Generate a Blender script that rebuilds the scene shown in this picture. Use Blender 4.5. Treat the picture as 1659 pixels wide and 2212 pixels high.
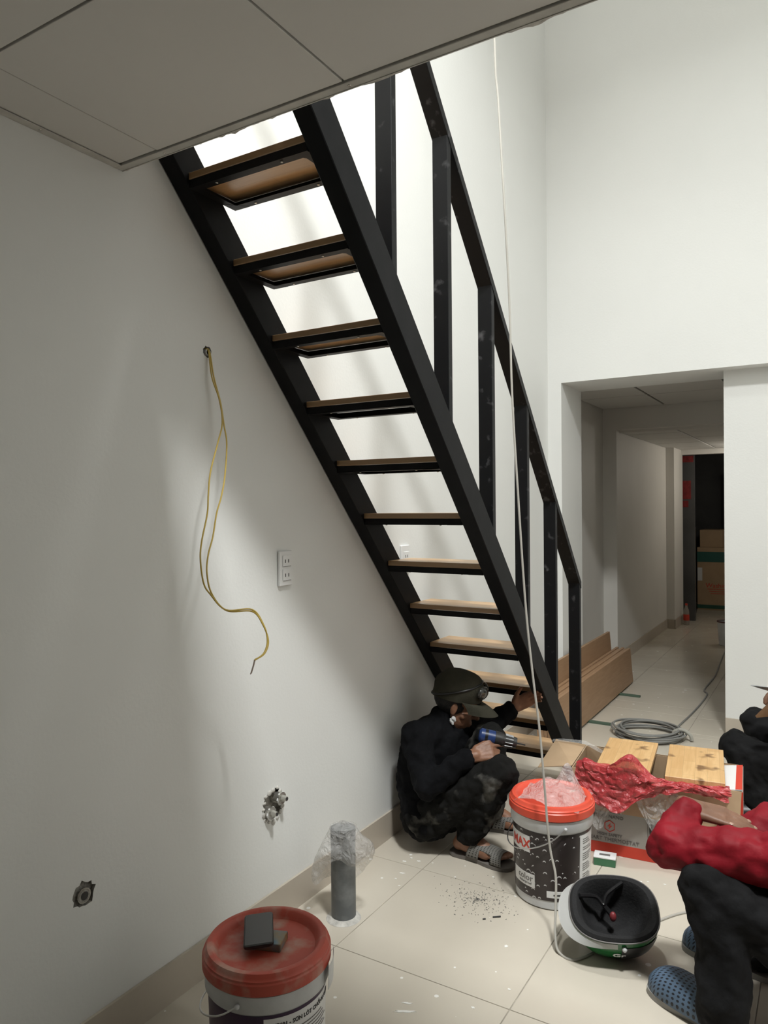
import bpy, bmesh, math, random
from mathutils import Vector, Matrix, noise
V = Vector
PI = math.pi
sc = bpy.context.scene
C = sc.collection
for o in list(bpy.data.objects):
    bpy.data.objects.remove(o)

# ------------------------------------------------------------------ camera
cam_d = bpy.data.cameras.new('camera')
cam = bpy.data.objects.new('camera', cam_d)
C.objects.link(cam)
cam_d.sensor_fit = 'HORIZONTAL'
cam_d.sensor_width = 36.0
cam_d.lens = 36.0 * 1600.0 / 1659.0
cam_d.clip_start = 0.02
fw = V((-0.5197, 0.8543, -0.0063)).normalized()
rt = V((0.8543, 0.5197, -0.0086)).normalized()
upv = rt.cross(fw).normalized()
rt = fw.cross(upv).normalized()
cam.matrix_world = Matrix(((rt.x, upv.x, -fw.x, 0.0), (rt.y, upv.y, -fw.y, 0.0), (rt.z, upv.z, -fw.z, 1.45), (0, 0, 0, 1)))
sc.camera = cam

# ------------------------------------------------------------------ world, exposure, main lights
w = bpy.data.worlds.new('night')
sc.world = w
w.use_nodes = True
w.node_tree.nodes['Background'].inputs[0].default_value = (0.5, 0.52, 0.55, 1)
w.node_tree.nodes['Background'].inputs[1].default_value = 0.02
sc.view_settings.view_transform = 'Standard'
sc.view_settings.look = 'None'
sc.view_settings.exposure = 0.0
sc.view_settings.gamma = 1.0
sc.view_settings.use_curve_mapping = False

LAMPS = [  # name, position, watts, width, colour
    ('landing', (0.55, 0.85, 5.42), 215.0, 0.50, (0.985, 1.0, 0.985)),
    ('void', (-1.25, 2.50, 5.42), 20.0, 0.24, (0.985, 1.0, 0.985)),
    ('corridor', (-0.62, 9.15, 1.95), 8.0, 0.06, (1.0, 0.93, 0.82)),
]

# ------------------------------------------------------------------ helpers
def link(o, parent=None):
    C.objects.link(o)
    if parent is not None:
        o.parent = parent
        o.matrix_parent_inverse = Matrix.Translation(-world_loc(parent))
    return o

def world_loc(o):
    l = o.location.copy()
    if o.parent is not None:
        l = l + world_loc(o.parent) * 0  # children are written in world coordinates
    return l

def me_from(name, verts, faces, mat=None, smooth=False):
    me = bpy.data.meshes.new(name)
    me.from_pydata([tuple(v) for v in verts], [], faces)
    me.update()
    if mat:
        me.materials.append(mat)
    if smooth:
        me.polygons.foreach_set('use_smooth', [True] * len(me.polygons))
    return me

def obj(name, bm, mat, parent=None, smooth=False, kind=None):
    if isinstance(bm, bpy.types.Mesh):
        me = bm
    else:
        bmesh.ops.recalc_face_normals(bm, faces=bm.faces)
        me = bpy.data.meshes.new(name)
        bm.to_mesh(me)
        bm.free()
        if smooth:
            me.polygons.foreach_set('use_smooth', [True] * len(me.polygons))
            me.set_sharp_from_angle(angle=math.radians(38))
    if mat is not None and not me.materials:
        me.materials.append(mat)
    o = bpy.data.objects.new(name, me)
    link(o, parent)
    if kind:
        o['kind'] = kind
    return o

def thing(name, label, cat, loc=(0, 0, 0), group=None):
    o = bpy.data.objects.new(name, None)
    o.empty_display_size = 0.05
    o.location = loc
    C.objects.link(o)
    return tag(o, label, cat, group)

def tag(o, label, cat, group=None):
    o['label'] = label
    o['category'] = cat
    if group:
        o['group'] = group
    return o

def box(lo, hi, bev=0.0, bm=None, mtx=None):
    new = bm is None
    if new:
        bm = bmesh.new()
    lo = V(lo); hi = V(hi)
    r = bmesh.ops.create_cube(bm, size=1.0)
    vs = r['verts']
    c = (lo + hi) / 2; s = hi - lo
    for v in vs:
        v.co = V((v.co.x * s.x, v.co.y * s.y, v.co.z * s.z)) + c
    if bev > 0:
        es = set()
        for v in vs:
            es.update(v.link_edges)
        r2 = bmesh.ops.bevel(bm, geom=list(es), offset=bev, segments=1, affect='EDGES', profile=0.5)
        vs = list({v for f in r2['faces'] for v in f.verts} | {v for v in vs if v.is_valid})
    if mtx is not None:
        for v in vs:
            v.co = mtx @ v.co
    return bm

def frame(x, y=None, z=None, o=(0, 0, 0)):
    """matrix from local axes"""
    m = Matrix.Identity(4)
    for i, a in enumerate((x, y, z)):
        for k in range(3):
            m[k][i] = a[k]
    for k in range(3):
        m[k][3] = o[k]
    return m

def basis(d, hint=(0, 0, 1)):
    d = V(d).normalized()
    h = V(hint)
    if abs(d.dot(h)) > 0.98:
        h = V((1, 0, 0))
    a = h.cross(d).normalized()
    b = d.cross(a).normalized()
    return d, a, b

def smooth_path(pts, n=6):
    pts = [V(p) for p in pts]
    out = []
    for i in range(len(pts) - 1):
        p0 = pts[max(i - 1, 0)]; p1 = pts[i]; p2 = pts[i + 1]; p3 = pts[min(i + 2, len(pts) - 1)]
        for k in range(n):
            t = k / n
            out.append(0.5 * ((2 * p1) + (p2 - p0) * t + (2 * p0 - 5 * p1 + 4 * p2 - p3) * t * t + (3 * p1 - p0 - 3 * p2 + p3) * t ** 3))
    out.append(pts[-1])
    return out

def tube(pts, r, n=8, bm=None, sm=6, close=True):
    if bm is None:
        bm = bmesh.new()
    P = smooth_path(pts, sm) if sm > 1 else [V(p) for p in pts]
    prev = None
    a = None
    for i, p in enumerate(P):
        d = (P[min(i + 1, len(P) - 1)] - P[max(i - 1, 0)]).normalized()
        if a is None:
            _, a, b = basis(d)
        else:
            a = (a - d * a.dot(d)).normalized()
            b = d.cross(a)
        rr = r(i / (len(P) - 1)) if callable(r) else r
        ring = [bm.verts.new(p + (a * math.cos(2 * PI * k / n) + b * math.sin(2 * PI * k / n)) * rr) for k in range(n)]
        if prev:
            for k in range(n):
                bm.faces.new((prev[k], prev[(k + 1) % n], ring[(k + 1) % n], ring[k]))
        elif close:
            bm.faces.new(list(reversed(ring)))
        prev = ring
    if close:
        bm.faces.new(prev)
    return bm

def lathe(prof, c=(0, 0, 0), n=48, bm=None, a0=0.0, a1=2 * PI):
    """prof: (r, z) pairs; full turn is closed"""
    if bm is None:
        bm = bmesh.new()
    c = V(c)
    full = abs(a1 - a0 - 2 * PI) < 1e-6
    m = n if full else n + 1
    rings = []
    for r, z in prof:
        if r < 1e-6:
            rings.append([bm.verts.new(c + V((0, 0, z)))])
        else:
            rings.append([bm.verts.new(c + V((r * math.cos(a0 + (a1 - a0) * k / n), r * math.sin(a0 + (a1 - a0) * k / n), z))) for k in range(m)])
    for A, B in zip(rings, rings[1:]):
        for k in range(n):
            k2 = (k + 1) % m
            if len(A) == 1 and len(B) == 1:
                continue
            if len(A) == 1:
                bm.faces.new((A[0], B[k], B[k2]))
            elif len(B) == 1:
                bm.faces.new((A[k], A[k2], B[0]))
            else:
                bm.faces.new((A[k], A[k2], B[k2], B[k]))
    return bm

def prism(poly, ext, bm=None):
    """poly: list of 3D points (planar), ext: extrusion vector"""
    if bm is None:
        bm = bmesh.new()
    e = V(ext)
    a = [bm.verts.new(V(p)) for p in poly]
    b = [bm.verts.new(V(p) + e) for p in poly]
    n = len(poly)
    bm.faces.new(list(reversed(a)))
    bm.faces.new(b)
    for k in range(n):
        bm.faces.new((a[k], a[(k + 1) % n], b[(k + 1) % n], b[k]))
    return bm

def bevel_all(bm, w_, seg=1):
    bmesh.ops.bevel(bm, geom=list(bm.edges), offset=w_, segments=seg, affect='EDGES', profile=0.5)
    return bm

def sheet(fn, nu, nv, thick=0.0008, bm=None):
    """thin two-sided crumpled sheet, fn(u,v) -> Vector"""
    if bm is None:
        bm = bmesh.new()
    g = [[fn(i / nu, j / nv) for j in range(nv + 1)] for i in range(nu + 1)]
    top = [[bm.verts.new(p) for p in row] for row in g]
    for i in range(nu):
        for j in range(nv):
            bm.faces.new((top[i][j], top[i + 1][j], top[i + 1][j + 1], top[i][j + 1]))
    return bm

def n3(p, s=1.0, seed=0.0):
    p = V(p) * s + V((seed, seed * 1.7, seed * 2.3))
    return noise.noise_vector(p)

def capsule(bm, p0, p1, r0, r1, n=14, m=5):
    p0 = V(p0); p1 = V(p1)
    if (p1 - p0).length < 1e-5:
        p1 = p0 + V((0, 0, 1e-4))
    d, a, b = basis(p1 - p0)
    prev = None
    rings = []
    for i in range(m + 1):
        t = -PI / 2 + (PI / 2) * i / m
        rings.append((p0 + d * (math.sin(t) * r0), math.cos(t) * r0))
    for i in range(m + 1):
        t = (PI / 2) * i / m
        rings.append((p1 + d * (math.sin(t) * r1), math.cos(t) * r1))
    vr = []
    for c, r in rings:
        if r < 1e-6:
            vr.append([bm.verts.new(c)])
        else:
            vr.append([bm.verts.new(c + (a * math.cos(2 * PI * k / n) + b * math.sin(2 * PI * k / n)) * r) for k in range(n)])
    for A, B in zip(vr, vr[1:]):
        for k in range(n):
            k2 = (k + 1) % n
            if len(A) == 1:
                bm.faces.new((A[0], B[k2], B[k]))
            elif len(B) == 1:
                bm.faces.new((A[k], A[k2], B[0]))
            else:
                bm.faces.new((A[k], A[k2], B[k2], B[k]))

def ellipsoid(bm, c, rx, ry, rz, ax=None, n=18):
    r = bmesh.ops.create_uvsphere(bm, u_segments=n, v_segments=n // 2 + 2, radius=1.0)
    ax = ax or (V((1, 0, 0)), V((0, 1, 0)), V((0, 0, 1)))
    for v in r['verts']:
        q = v.co
        v.co = V(c) + ax[0] * (q.x * rx) + ax[1] * (q.y * ry) + ax[2] * (q.z * rz)

TEX = {}
def clouds(scale):
    if scale not in TEX:
        t = bpy.data.textures.new('folds', 'CLOUDS')
        t.noise_scale = scale
        t.noise_depth = 2
        TEX[scale] = t
    return TEX[scale]

def fuse(name, bm, mat, parent=None, voxel=0.006, smooth=6, fold=0.0, fscale=0.07, kind=None):
    """union of closed overlapping shapes into one continuous skin"""
    bmesh.ops.recalc_face_normals(bm, faces=bm.faces)
    me = bpy.data.meshes.new(name)
    bm.to_mesh(me)
    bm.free()
    o = bpy.data.objects.new(name, me)
    C.objects.link(o)
    m = o.modifiers.new('r', 'REMESH'); m.mode = 'VOXEL'; m.voxel_size = voxel; m.use_smooth_shade = True
    m = o.modifiers.new('s', 'SMOOTH'); m.factor = 0.5; m.iterations = smooth
    if fold > 0:
        m = o.modifiers.new('d', 'DISPLACE'); m.texture = clouds(fscale); m.strength = fold; m.mid_level = 0.5; m.texture_coords = 'LOCAL'
        m = o.modifiers.new('s2', 'SMOOTH'); m.factor = 0.5; m.iterations = 2
    dg = bpy.context.evaluated_depsgraph_get()
    dg.update()
    me2 = bpy.data.meshes.new_from_object(o.evaluated_get(dg))
    bpy.data.objects.remove(o)
    bpy.data.meshes.remove(me)
    me2.name = name
    me2.materials.clear()
    me2.materials.append(mat)
    me2.polygons.foreach_set('use_smooth', [True] * len(me2.polygons))
    o = bpy.data.objects.new(name, me2)
    link(o, parent)
    if kind:
        o['kind'] = kind
    return o

_txt = {}
def text_mesh(s, size, depth=0.0006, bold=0.0):
    cu = bpy.data.curves.new('lettering', 'FONT')
    cu.body = s
    cu.size = size
    cu.extrude = depth
    cu.offset = bold
    cu.align_x = 'CENTER'
    cu.align_y = 'CENTER'
    cu.resolution_u = 2
    o = bpy.data.objects.new('lettering', cu)
    C.objects.link(o)
    dg = bpy.context.evaluated_depsgraph_get()
    me = bpy.data.meshes.new_from_object(o.evaluated_get(dg))
    bpy.data.objects.remove(o)
    return me

def lettering(s, size, mat, parent, mp, bold=0.0, name='lettering'):
    """mp maps (x, y, z) of the flat text to world"""
    me = text_mesh(s, size, 0.0006, bold)
    for v in me.vertices:
        v.co = mp(v.co.x, v.co.y, v.co.z)
    me.materials.clear()
    me.materials.append(mat)
    o = bpy.data.objects.new(name, me)
    link(o, parent)
    return o

# ------------------------------------------------------------------ materials
def nt(name):
    m = bpy.data.materials.new(name)
    m.use_nodes = True
    t = m.node_tree
    return m, t, t.nodes, t.links, t.nodes['Principled BSDF']

def mat(name, col, rough=0.5, metal=0.0, var=0.0, vscale=8.0, col2=None, thr=None, bump=0.0, bscale=60.0, spec=0.5, emit=0.0, stretch=None, detail=4.0):
    m, t, N, L, b = nt(name)
    b.inputs['Roughness'].default_value = rough
    b.inputs['Metallic'].default_value = metal
    b.inputs['Specular IOR Level'].default_value = spec
    tc = N.new('ShaderNodeTexCoord')
    src = tc.outputs['Object']
    if stretch:
        mp = N.new('ShaderNodeMapping')
        mp.inputs['Scale'].default_value = stretch
        L.new(src, mp.inputs['Vector'])
        src = mp.outputs['Vector']
    if col2 is None and var > 0:
        col2 = tuple(max(0.0, c * (1 - var)) for c in col)
    if col2 is not None:
        nz = N.new('ShaderNodeTexNoise')
        nz.inputs['Scale'].default_value = vscale
        nz.inputs['Detail'].default_value = detail
        L.new(src, nz.inputs['Vector'])
        rp = N.new('ShaderNodeValToRGB')
        a, c = thr or (0.35, 0.65)
        rp.color_ramp.elements[0].position = a
        rp.color_ramp.elements[1].position = c
        rp.color_ramp.elements[0].color = (*col, 1)
        rp.color_ramp.elements[1].color = (*col2, 1)
        L.new(nz.outputs['Fac'], rp.inputs['Fac'])
        L.new(rp.outputs['Color'], b.inputs['Base Color'])
    else:
        b.inputs['Base Color'].default_value = (*col, 1)
    if bump > 0:
        nb = N.new('ShaderNodeTexNoise')
        nb.inputs['Scale'].default_value = bscale
        nb.inputs['Detail'].default_value = 3
        L.new(src, nb.inputs['Vector'])
        bp = N.new('ShaderNodeBump')
        bp.inputs['Strength'].default_value = bump
        bp.inputs['Distance'].default_value = 0.01
        L.new(nb.outputs['Fac'], bp.inputs['Height'])
        L.new(bp.outputs['Normal'], b.inputs['Normal'])
    if emit > 0:
        b.inputs['Emission Color'].default_value = (*col, 1)
        b.inputs['Emission Strength'].default_value = emit
    return m

def wood(name, c1, c2, c3, stave=(0.30, 0.045), axis='X', rough=0.38, dark=None):
    """finger-jointed laminated board: brick pattern of staves along one axis + grain"""
    m, t, N, L, b = nt(name)
    tc = N.new('ShaderNodeTexCoord')
    mp = N.new('ShaderNodeMapping')
    if axis == 'Y':
        mp.inputs['Rotation'].default_value = (0, 0, PI / 2)
    L.new(tc.outputs['Object'], mp.inputs['Vector'])
    br = N.new('ShaderNodeTexBrick')
    br.inputs['Color1'].default_value = (*c1, 1)
    br.inputs['Color2'].default_value = (*c2, 1)
    br.inputs['Mortar'].default_value = (*[x * 0.6 for x in c1], 1)
    br.inputs['Scale'].default_value = 1.0
    br.inputs['Mortar Size'].default_value = 0.0006
    br.inputs['Brick Width'].default_value = stave[0]
    br.inputs['Row Height'].default_value = stave[1]
    br.offset = 0.37
    L.new(mp.outputs['Vector'], br.inputs['Vector'])
    st = N.new('ShaderNodeMapping')
    st.inputs['Scale'].default_value = (4, 45, 45)
    L.new(mp.outputs['Vector'], st.inputs['Vector'])
    nz = N.new('ShaderNodeTexNoise')
    nz.inputs['Scale'].default_value = 1.5
    nz.inputs['Detail'].default_value = 6
    nz.inputs['Distortion'].default_value = 0.6
    L.new(st.outputs['Vector'], nz.inputs['Vector'])
    mx = N.new('ShaderNodeMix'); mx.data_type = 'RGBA'
    rp = N.new('ShaderNodeValToRGB')
    rp.color_ramp.elements[0].position = 0.35; rp.color_ramp.elements[1].position = 0.75
    rp.color_ramp.elements[0].color = (0, 0, 0, 1); rp.color_ramp.elements[1].color = (0.75, 0.75, 0.75, 1)
    L.new(nz.outputs['Fac'], rp.inputs['Fac'])
    L.new(rp.outputs['Color'], mx.inputs['Factor'])
    L.new(br.outputs['Color'], mx.inputs['A'])
    mx.inputs['B'].default_value = (*c3, 1)
    out = mx.outputs['Result']
    if dark:
        nk = N.new('ShaderNodeTexNoise'); nk.inputs['Scale'].default_value = 9; nk.inputs['Detail'].default_value = 2
        L.new(tc.outputs['Object'], nk.inputs['Vector'])
        rk = N.new('ShaderNodeValToRGB')
        rk.color_ramp.elements[0].position = 0.60; rk.color_ramp.elements[1].position = 0.66
        rk.color_ramp.elements[0].color = (0, 0, 0, 1); rk.color_ramp.elements[1].color = (0.8, 0.8, 0.8, 1)
        L.new(nk.outputs['Fac'], rk.inputs['Fac'])
        m2 = N.new('ShaderNodeMix'); m2.data_type = 'RGBA'
        L.new(rk.outputs['Color'], m2.inputs['Factor'])
        L.new(out, m2.inputs['A'])
        m2.inputs['B'].default_value = (*dark, 1)
        out = m2.outputs['Result']
    L.new(out, b.inputs['Base Color'])
    b.inputs['Roughness'].default_value = rough
    return m

def film(name, tint, alpha=0.4, rough=0.15, bump=0.6):
    """thin plastic film: part clear, part glossy / tinted"""
    m, t, N, L, b = nt(name)
    b.inputs['Base Color'].default_value = (*tint, 1)
    b.inputs['Roughness'].default_value = rough
    b.inputs['Specular IOR Level'].default_value = 0.9
    tr = N.new('ShaderNodeBsdfTransparent')
    tr.inputs['Color'].default_value = (*[min(1.0, 0.55 + 0.45 * c) for c in tint], 1)
    mx = N.new('ShaderNodeMixShader')
    mx.inputs[0].default_value = alpha
    L.new(tr.outputs[0], mx.inputs[1])
    L.new(b.outputs[0], mx.inputs[2])
    L.new(mx.outputs[0], N['Material Output'].inputs['Surface'])
    tc = N.new('ShaderNodeTexCoord')
    nb = N.new('ShaderNodeTexNoise'); nb.inputs['Scale'].default_value = 38; nb.inputs['Detail'].default_value = 5; nb.inputs['Distortion'].default_value = 1.2
    L.new(tc.outputs['Object'], nb.inputs['Vector'])
    bp = N.new('ShaderNodeBump'); bp.inputs['Strength'].default_value = bump; bp.inputs['Distance'].default_value = 0.02
    L.new(nb.outputs['Fac'], bp.inputs['Height'])
    L.new(bp.outputs['Normal'], b.inputs['Normal'])
    return m

def perforated(name, col, hole, per=0.011, rad=0.27, rough=0.6):
    """rubber with a regular grid of small holes, laid out on the part's own UVs (metres)"""
    m, t, N, L, b = nt(name)
    uv = N.new('ShaderNodeUVMap')
    sca = N.new('ShaderNodeVectorMath'); sca.operation = 'SCALE'; sca.inputs['Scale'].default_value = 1.0 / per
    L.new(uv.outputs[0], sca.inputs[0])
    fr = N.new('ShaderNodeVectorMath'); fr.operation = 'FRACTION'; L.new(sca.outputs[0], fr.inputs[0])
    sb = N.new('ShaderNodeVectorMath'); sb.operation = 'SUBTRACT'; sb.inputs[1].default_value = (0.5, 0.5, 0); L.new(fr.outputs[0], sb.inputs[0])
    ln = N.new('ShaderNodeVectorMath'); ln.operation = 'LENGTH'; L.new(sb.outputs[0], ln.inputs[0])
    lt = N.new('ShaderNodeMath'); lt.operation = 'LESS_THAN'; lt.inputs[1].default_value = rad; L.new(ln.outputs['Value'], lt.inputs[0])
    mx = N.new('ShaderNodeMix'); mx.data_type = 'RGBA'
    L.new(lt.outputs[0], mx.inputs['Factor'])
    mx.inputs['A'].default_value = (*col, 1); mx.inputs['B'].default_value = (*hole, 1)
    L.new(mx.outputs['Result'], b.inputs['Base Color'])
    b.inputs['Roughness'].default_value = rough
    return m

WALL = mat('wall_paint', (0.80, 0.805, 0.785), 0.55, var=0.03, vscale=1.2, bump=0.05, bscale=90)
WALL2 = mat('wall_paint_corridor', (0.76, 0.74, 0.70), 0.6, var=0.06, vscale=1.5, bump=0.05, bscale=70)
DARKWALL = mat('store_wall_shade', (0.10, 0.10, 0.10), 0.8, var=0.3, vscale=2)  # darkness of the unlit store put into its wall colour
CEIL = mat('ceiling_board', (0.70, 0.69, 0.66), 0.6, var=0.03, vscale=2)
TRIM = mat('ceiling_angle', (0.60, 0.59, 0.55), 0.5, var=0.15, vscale=20)
PLAST = mat('rough_plaster', (0.62, 0.60, 0.56), 0.9, var=0.3, vscale=40, bump=0.5, bscale=80)
JOINT = mat('joint_backing', (0.16, 0.15, 0.14), 0.9)  # dark backing seen through the open ceiling joints
GROUT = mat('grout', (0.44, 0.40, 0.34), 0.8, var=0.45, vscale=9)
SKIRT = mat('skirting_tile', (0.52, 0.46, 0.385), 0.3, var=0.05, vscale=6)
STEEL = mat('painted_black_steel', (0.0075, 0.0078, 0.0085), 0.48, spec=0.12, col2=(0.011, 0.011, 0.012), vscale=14, thr=(0.4, 0.75), bump=0.03, bscale=30)
STEELD = mat('dusty_black_steel', (0.008, 0.0083, 0.0092), 0.45, spec=0.18, col2=(0.12, 0.12, 0.125), vscale=22, thr=(0.62, 0.85), detail=6)
TREAD = wood('rubberwood_tread', (0.57, 0.37, 0.195), (0.49, 0.305, 0.155), (0.42, 0.25, 0.12), (0.33, 0.04), 'X', 0.30)
PLANK = wood('brown_plank', (0.36, 0.22, 0.125), (0.40, 0.25, 0.145), (0.30, 0.175, 0.095), (2.6, 0.5), 'Y', 0.42)
OFFCUT = wood('offcut_board', (0.74, 0.49, 0.24), (0.62, 0.38, 0.17), (0.55, 0.32, 0.13), (0.17, 0.046), 'Y', 0.45, dark=(0.13, 0.06, 0.025))
WHITE = mat('white_plastic', (0.78, 0.78, 0.77), 0.35)
BWHITE = mat('bucket_plastic', (0.66, 0.67, 0.68), 0.4, var=0.12, vscale=18)
RED = mat('red_lid', (0.72, 0.085, 0.045), 0.38, col2=(0.80, 0.62, 0.55), vscale=26, thr=(0.66, 0.74), detail=5)
REDD = mat('dusty_red_lid', (0.50, 0.085, 0.055), 0.5, col2=(0.50, 0.36, 0.29), vscale=15, thr=(0.50, 0.80), detail=7)
BLACKP = mat('black_plastic', (0.012, 0.012, 0.013), 0.35)
FOAM = mat('black_foam', (0.012, 0.012, 0.013), 0.9, bump=0.2, bscale=120)
CHROME = mat('steel_wire', (0.62, 0.62, 0.62), 0.3, 0.9)
GREYPIPE = mat('grey_pvc', (0.115, 0.125, 0.13), 0.5, col2=(0.24, 0.25, 0.25), vscale=14, thr=(0.5, 0.8))
CARD = mat('cardboard', (0.48, 0.335, 0.205), 0.8, var=0.08, vscale=9)
CARDD = mat('carton_edge', (0.34, 0.22, 0.13), 0.85)
PRINTG = mat('grey_print', (0.40, 0.38, 0.355), 0.5, var=0.05)
PRINTR = mat('red_print', (0.62, 0.055, 0.03), 0.45)
PRINTD = mat('dark_print', (0.035, 0.034, 0.035), 0.5)
PRINTM = mat('mid_print', (0.16, 0.15, 0.145), 0.5)
PRINTW = mat('white_print', (0.80, 0.80, 0.80), 0.35)
YELLOW = mat('yellow_wire', (0.56, 0.40, 0.085), 0.4)
COPPER = mat('bare_copper', (0.30, 0.24, 0.20), 0.4, 0.6)
GCABLE = mat('grey_cable', (0.20, 0.20, 0.19), 0.55)
LCABLE = mat('light_grey_cable', (0.42, 0.40, 0.36), 0.5)
GREENB = mat('green_batten', (0.075, 0.12, 0.085), 0.6)
SKIN = mat('skin', (0.30, 0.145, 0.085), 0.5, var=0.3, vscale=22, bump=0.12, bscale=90)
SKIN2 = mat('tanned_skin', (0.21, 0.108, 0.066), 0.5, var=0.25, vscale=22, bump=0.12, bscale=90)
NAIL = mat('fingernail', (0.36, 0.23, 0.17), 0.3)
HAIR = mat('black_hair', (0.01, 0.009, 0.008), 0.6, bump=0.6, bscale=200)
SHIRT = mat('black_cotton', (0.0065, 0.0068, 0.0082), 0.9, spec=0.12, var=0.4, vscale=9, bump=0.25, bscale=45)
JEANS = mat('dusty_work_trousers', (0.011, 0.011, 0.0105), 0.9, spec=0.12, col2=(0.26, 0.25, 0.225), vscale=9.0, thr=(0.57, 0.86), bump=0.3, bscale=40, detail=7)
BLACKT = mat('black_trousers', (0.0060, 0.0060, 0.0063), 0.85, spec=0.15, col2=(0.013, 0.013, 0.014), vscale=7, bump=0.3, bscale=30)
JACKET = mat('crimson_jacket', (0.245, 0.0085, 0.017), 0.6, spec=0.18, var=0.3, vscale=8, bump=0.35, bscale=24)
CAPM = mat('olive_cap', (0.105, 0.10, 0.074), 0.9, spec=0.15, var=0.25, vscale=10, bump=0.2, bscale=150)
GOGGLE = film('smoked_goggle', (0.05, 0.05, 0.045), 0.75, 0.12, 0.0)
DRILLB = mat('blue_housing', (0.018, 0.045, 0.16), 0.35)
DRILLG = mat('grey_chuck', (0.05, 0.05, 0.05), 0.35, 0.5)
SOLE = mat('sandal_sole', (0.17, 0.155, 0.14), 0.7, var=0.2)
STRAP = perforated('perforated_strap', (0.165, 0.16, 0.145), (0.012, 0.01, 0.009), 0.0105, 0.24)
CLOG = perforated('perforated_clog', (0.085, 0.135, 0.205), (0.008, 0.010, 0.016), 0.0165, 0.27)
SOLE2 = mat('clog_sole', (0.32, 0.31, 0.29), 0.6, var=0.15)
GREEN = mat('green_shell', (0.012, 0.12, 0.03), 0.22)
CLEAR = film('clear_film', (0.85, 0.84, 0.82), 0.30, 0.12, 0.9)
CLEAR2 = film('hazy_film', (0.86, 0.82, 0.80), 0.38, 0.15, 0.9)
REDBAG = film('red_film', (0.55, 0.05, 0.06), 0.80, 0.3, 0.6)
CONCRETE = mat('chipped_mortar', (0.42, 0.40, 0.36), 0.95, var=0.4, vscale=60, bump=0.8, bscale=120)
BRASS = mat('plated_fitting', (0.55, 0.54, 0.50), 0.25, 0.8)
SCREEN = mat('phone_glass', (0.012, 0.012, 0.013), 0.18)
SILVER = mat('trowel_steel', (0.42, 0.43, 0.44), 0.35, 0.7, var=0.3, vscale=30)
EYE = mat('eye', (0.75, 0.73, 0.70), 0.2)
IRIS = mat('iris', (0.02, 0.012, 0.008), 0.2)

def floor_tile():
    m, t, N, L, b = nt('beige_floor_tile')
    tc = N.new('ShaderNodeTexCoord')
    g = N.new('ShaderNodeNewGeometry')
    nz = N.new('ShaderNodeTexNoise'); nz.inputs['Scale'].default_value = 2.4; nz.inputs['Detail'].default_value = 6
    L.new(g.outputs['Position'], nz.inputs['Vector'])
    rp = N.new('ShaderNodeValToRGB')
    rp.color_ramp.elements[0].position = 0.35; rp.color_ramp.elements[1].position = 0.7
    rp.color_ramp.elements[0].color = (0.60, 0.55, 0.465, 1); rp.color_ramp.elements[1].color = (0.565, 0.515, 0.435, 1)
    L.new(nz.outputs['Fac'], rp.inputs['Fac'])
    # dropped paint spots
    vo = N.new('ShaderNodeTexVoronoi'); vo.inputs['Scale'].default_value = 8.0; vo.voronoi_dimensions = '2D'; vo.inputs['Randomness'].default_value = 1.0
    nd = N.new('ShaderNodeTexNoise'); nd.inputs['Scale'].default_value = 60
    L.new(g.outputs['Position'], nd.inputs['Vector'])
    ad = N.new('ShaderNodeVectorMath')
    ad.operation = 'MULTIPLY_ADD'
    L.new(nd.outputs['Color'], ad.inputs[0]); ad.inputs[1].default_value = (0.004, 0.004, 0.0); L.new(g.outputs['Position'], ad.inputs[2])
    L.new(ad.outputs[0], vo.inputs['Vector'])
    wn = N.new('ShaderNodeMath'); wn.operation = 'MULTIPLY'; wn.inputs[1].default_value = 0.09
    sp = N.new('ShaderNodeSeparateColor'); L.new(vo.outputs['Color'], sp.inputs[0])
    pw = N.new('ShaderNodeMath'); pw.operation = 'POWER'; pw.inputs[1].default_value = 5.0; L.new(sp.outputs[0], pw.inputs[0])
    L.new(pw.outputs[0], wn.inputs[0])
    lt = N.new('ShaderNodeMath'); lt.operation = 'LESS_THAN'; L.new(vo.outputs['Distance'], lt.inputs[0]); L.new(wn.outputs[0], lt.inputs[1])
    mx = N.new('ShaderNodeMix'); mx.data_type = 'RGBA'
    L.new(lt.outputs[0], mx.inputs['Factor']); L.new(rp.outputs['Color'], mx.inputs['A']); mx.inputs['B'].default_value = (0.85, 0.84, 0.80, 1)
    L.new(mx.outputs['Result'], b.inputs['Base Color'])
    n2 = N.new('ShaderNodeTexNoise'); n2.inputs['Scale'].default_value = 5; n2.inputs['Detail'].default_value = 7
    L.new(g.outputs['Position'], n2.inputs['Vector'])
    r2 = N.new('ShaderNodeMapRange'); r2.inputs[1].default_value = 0.3; r2.inputs[2].default_value = 0.75; r2.inputs[3].default_value = 0.17; r2.inputs[4].default_value = 0.25
    L.new(n2.outputs['Fac'], r2.inputs[0]); L.new(r2.outputs[0], b.inputs['Roughness'])
    return m
TILE = floor_tile()

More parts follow.
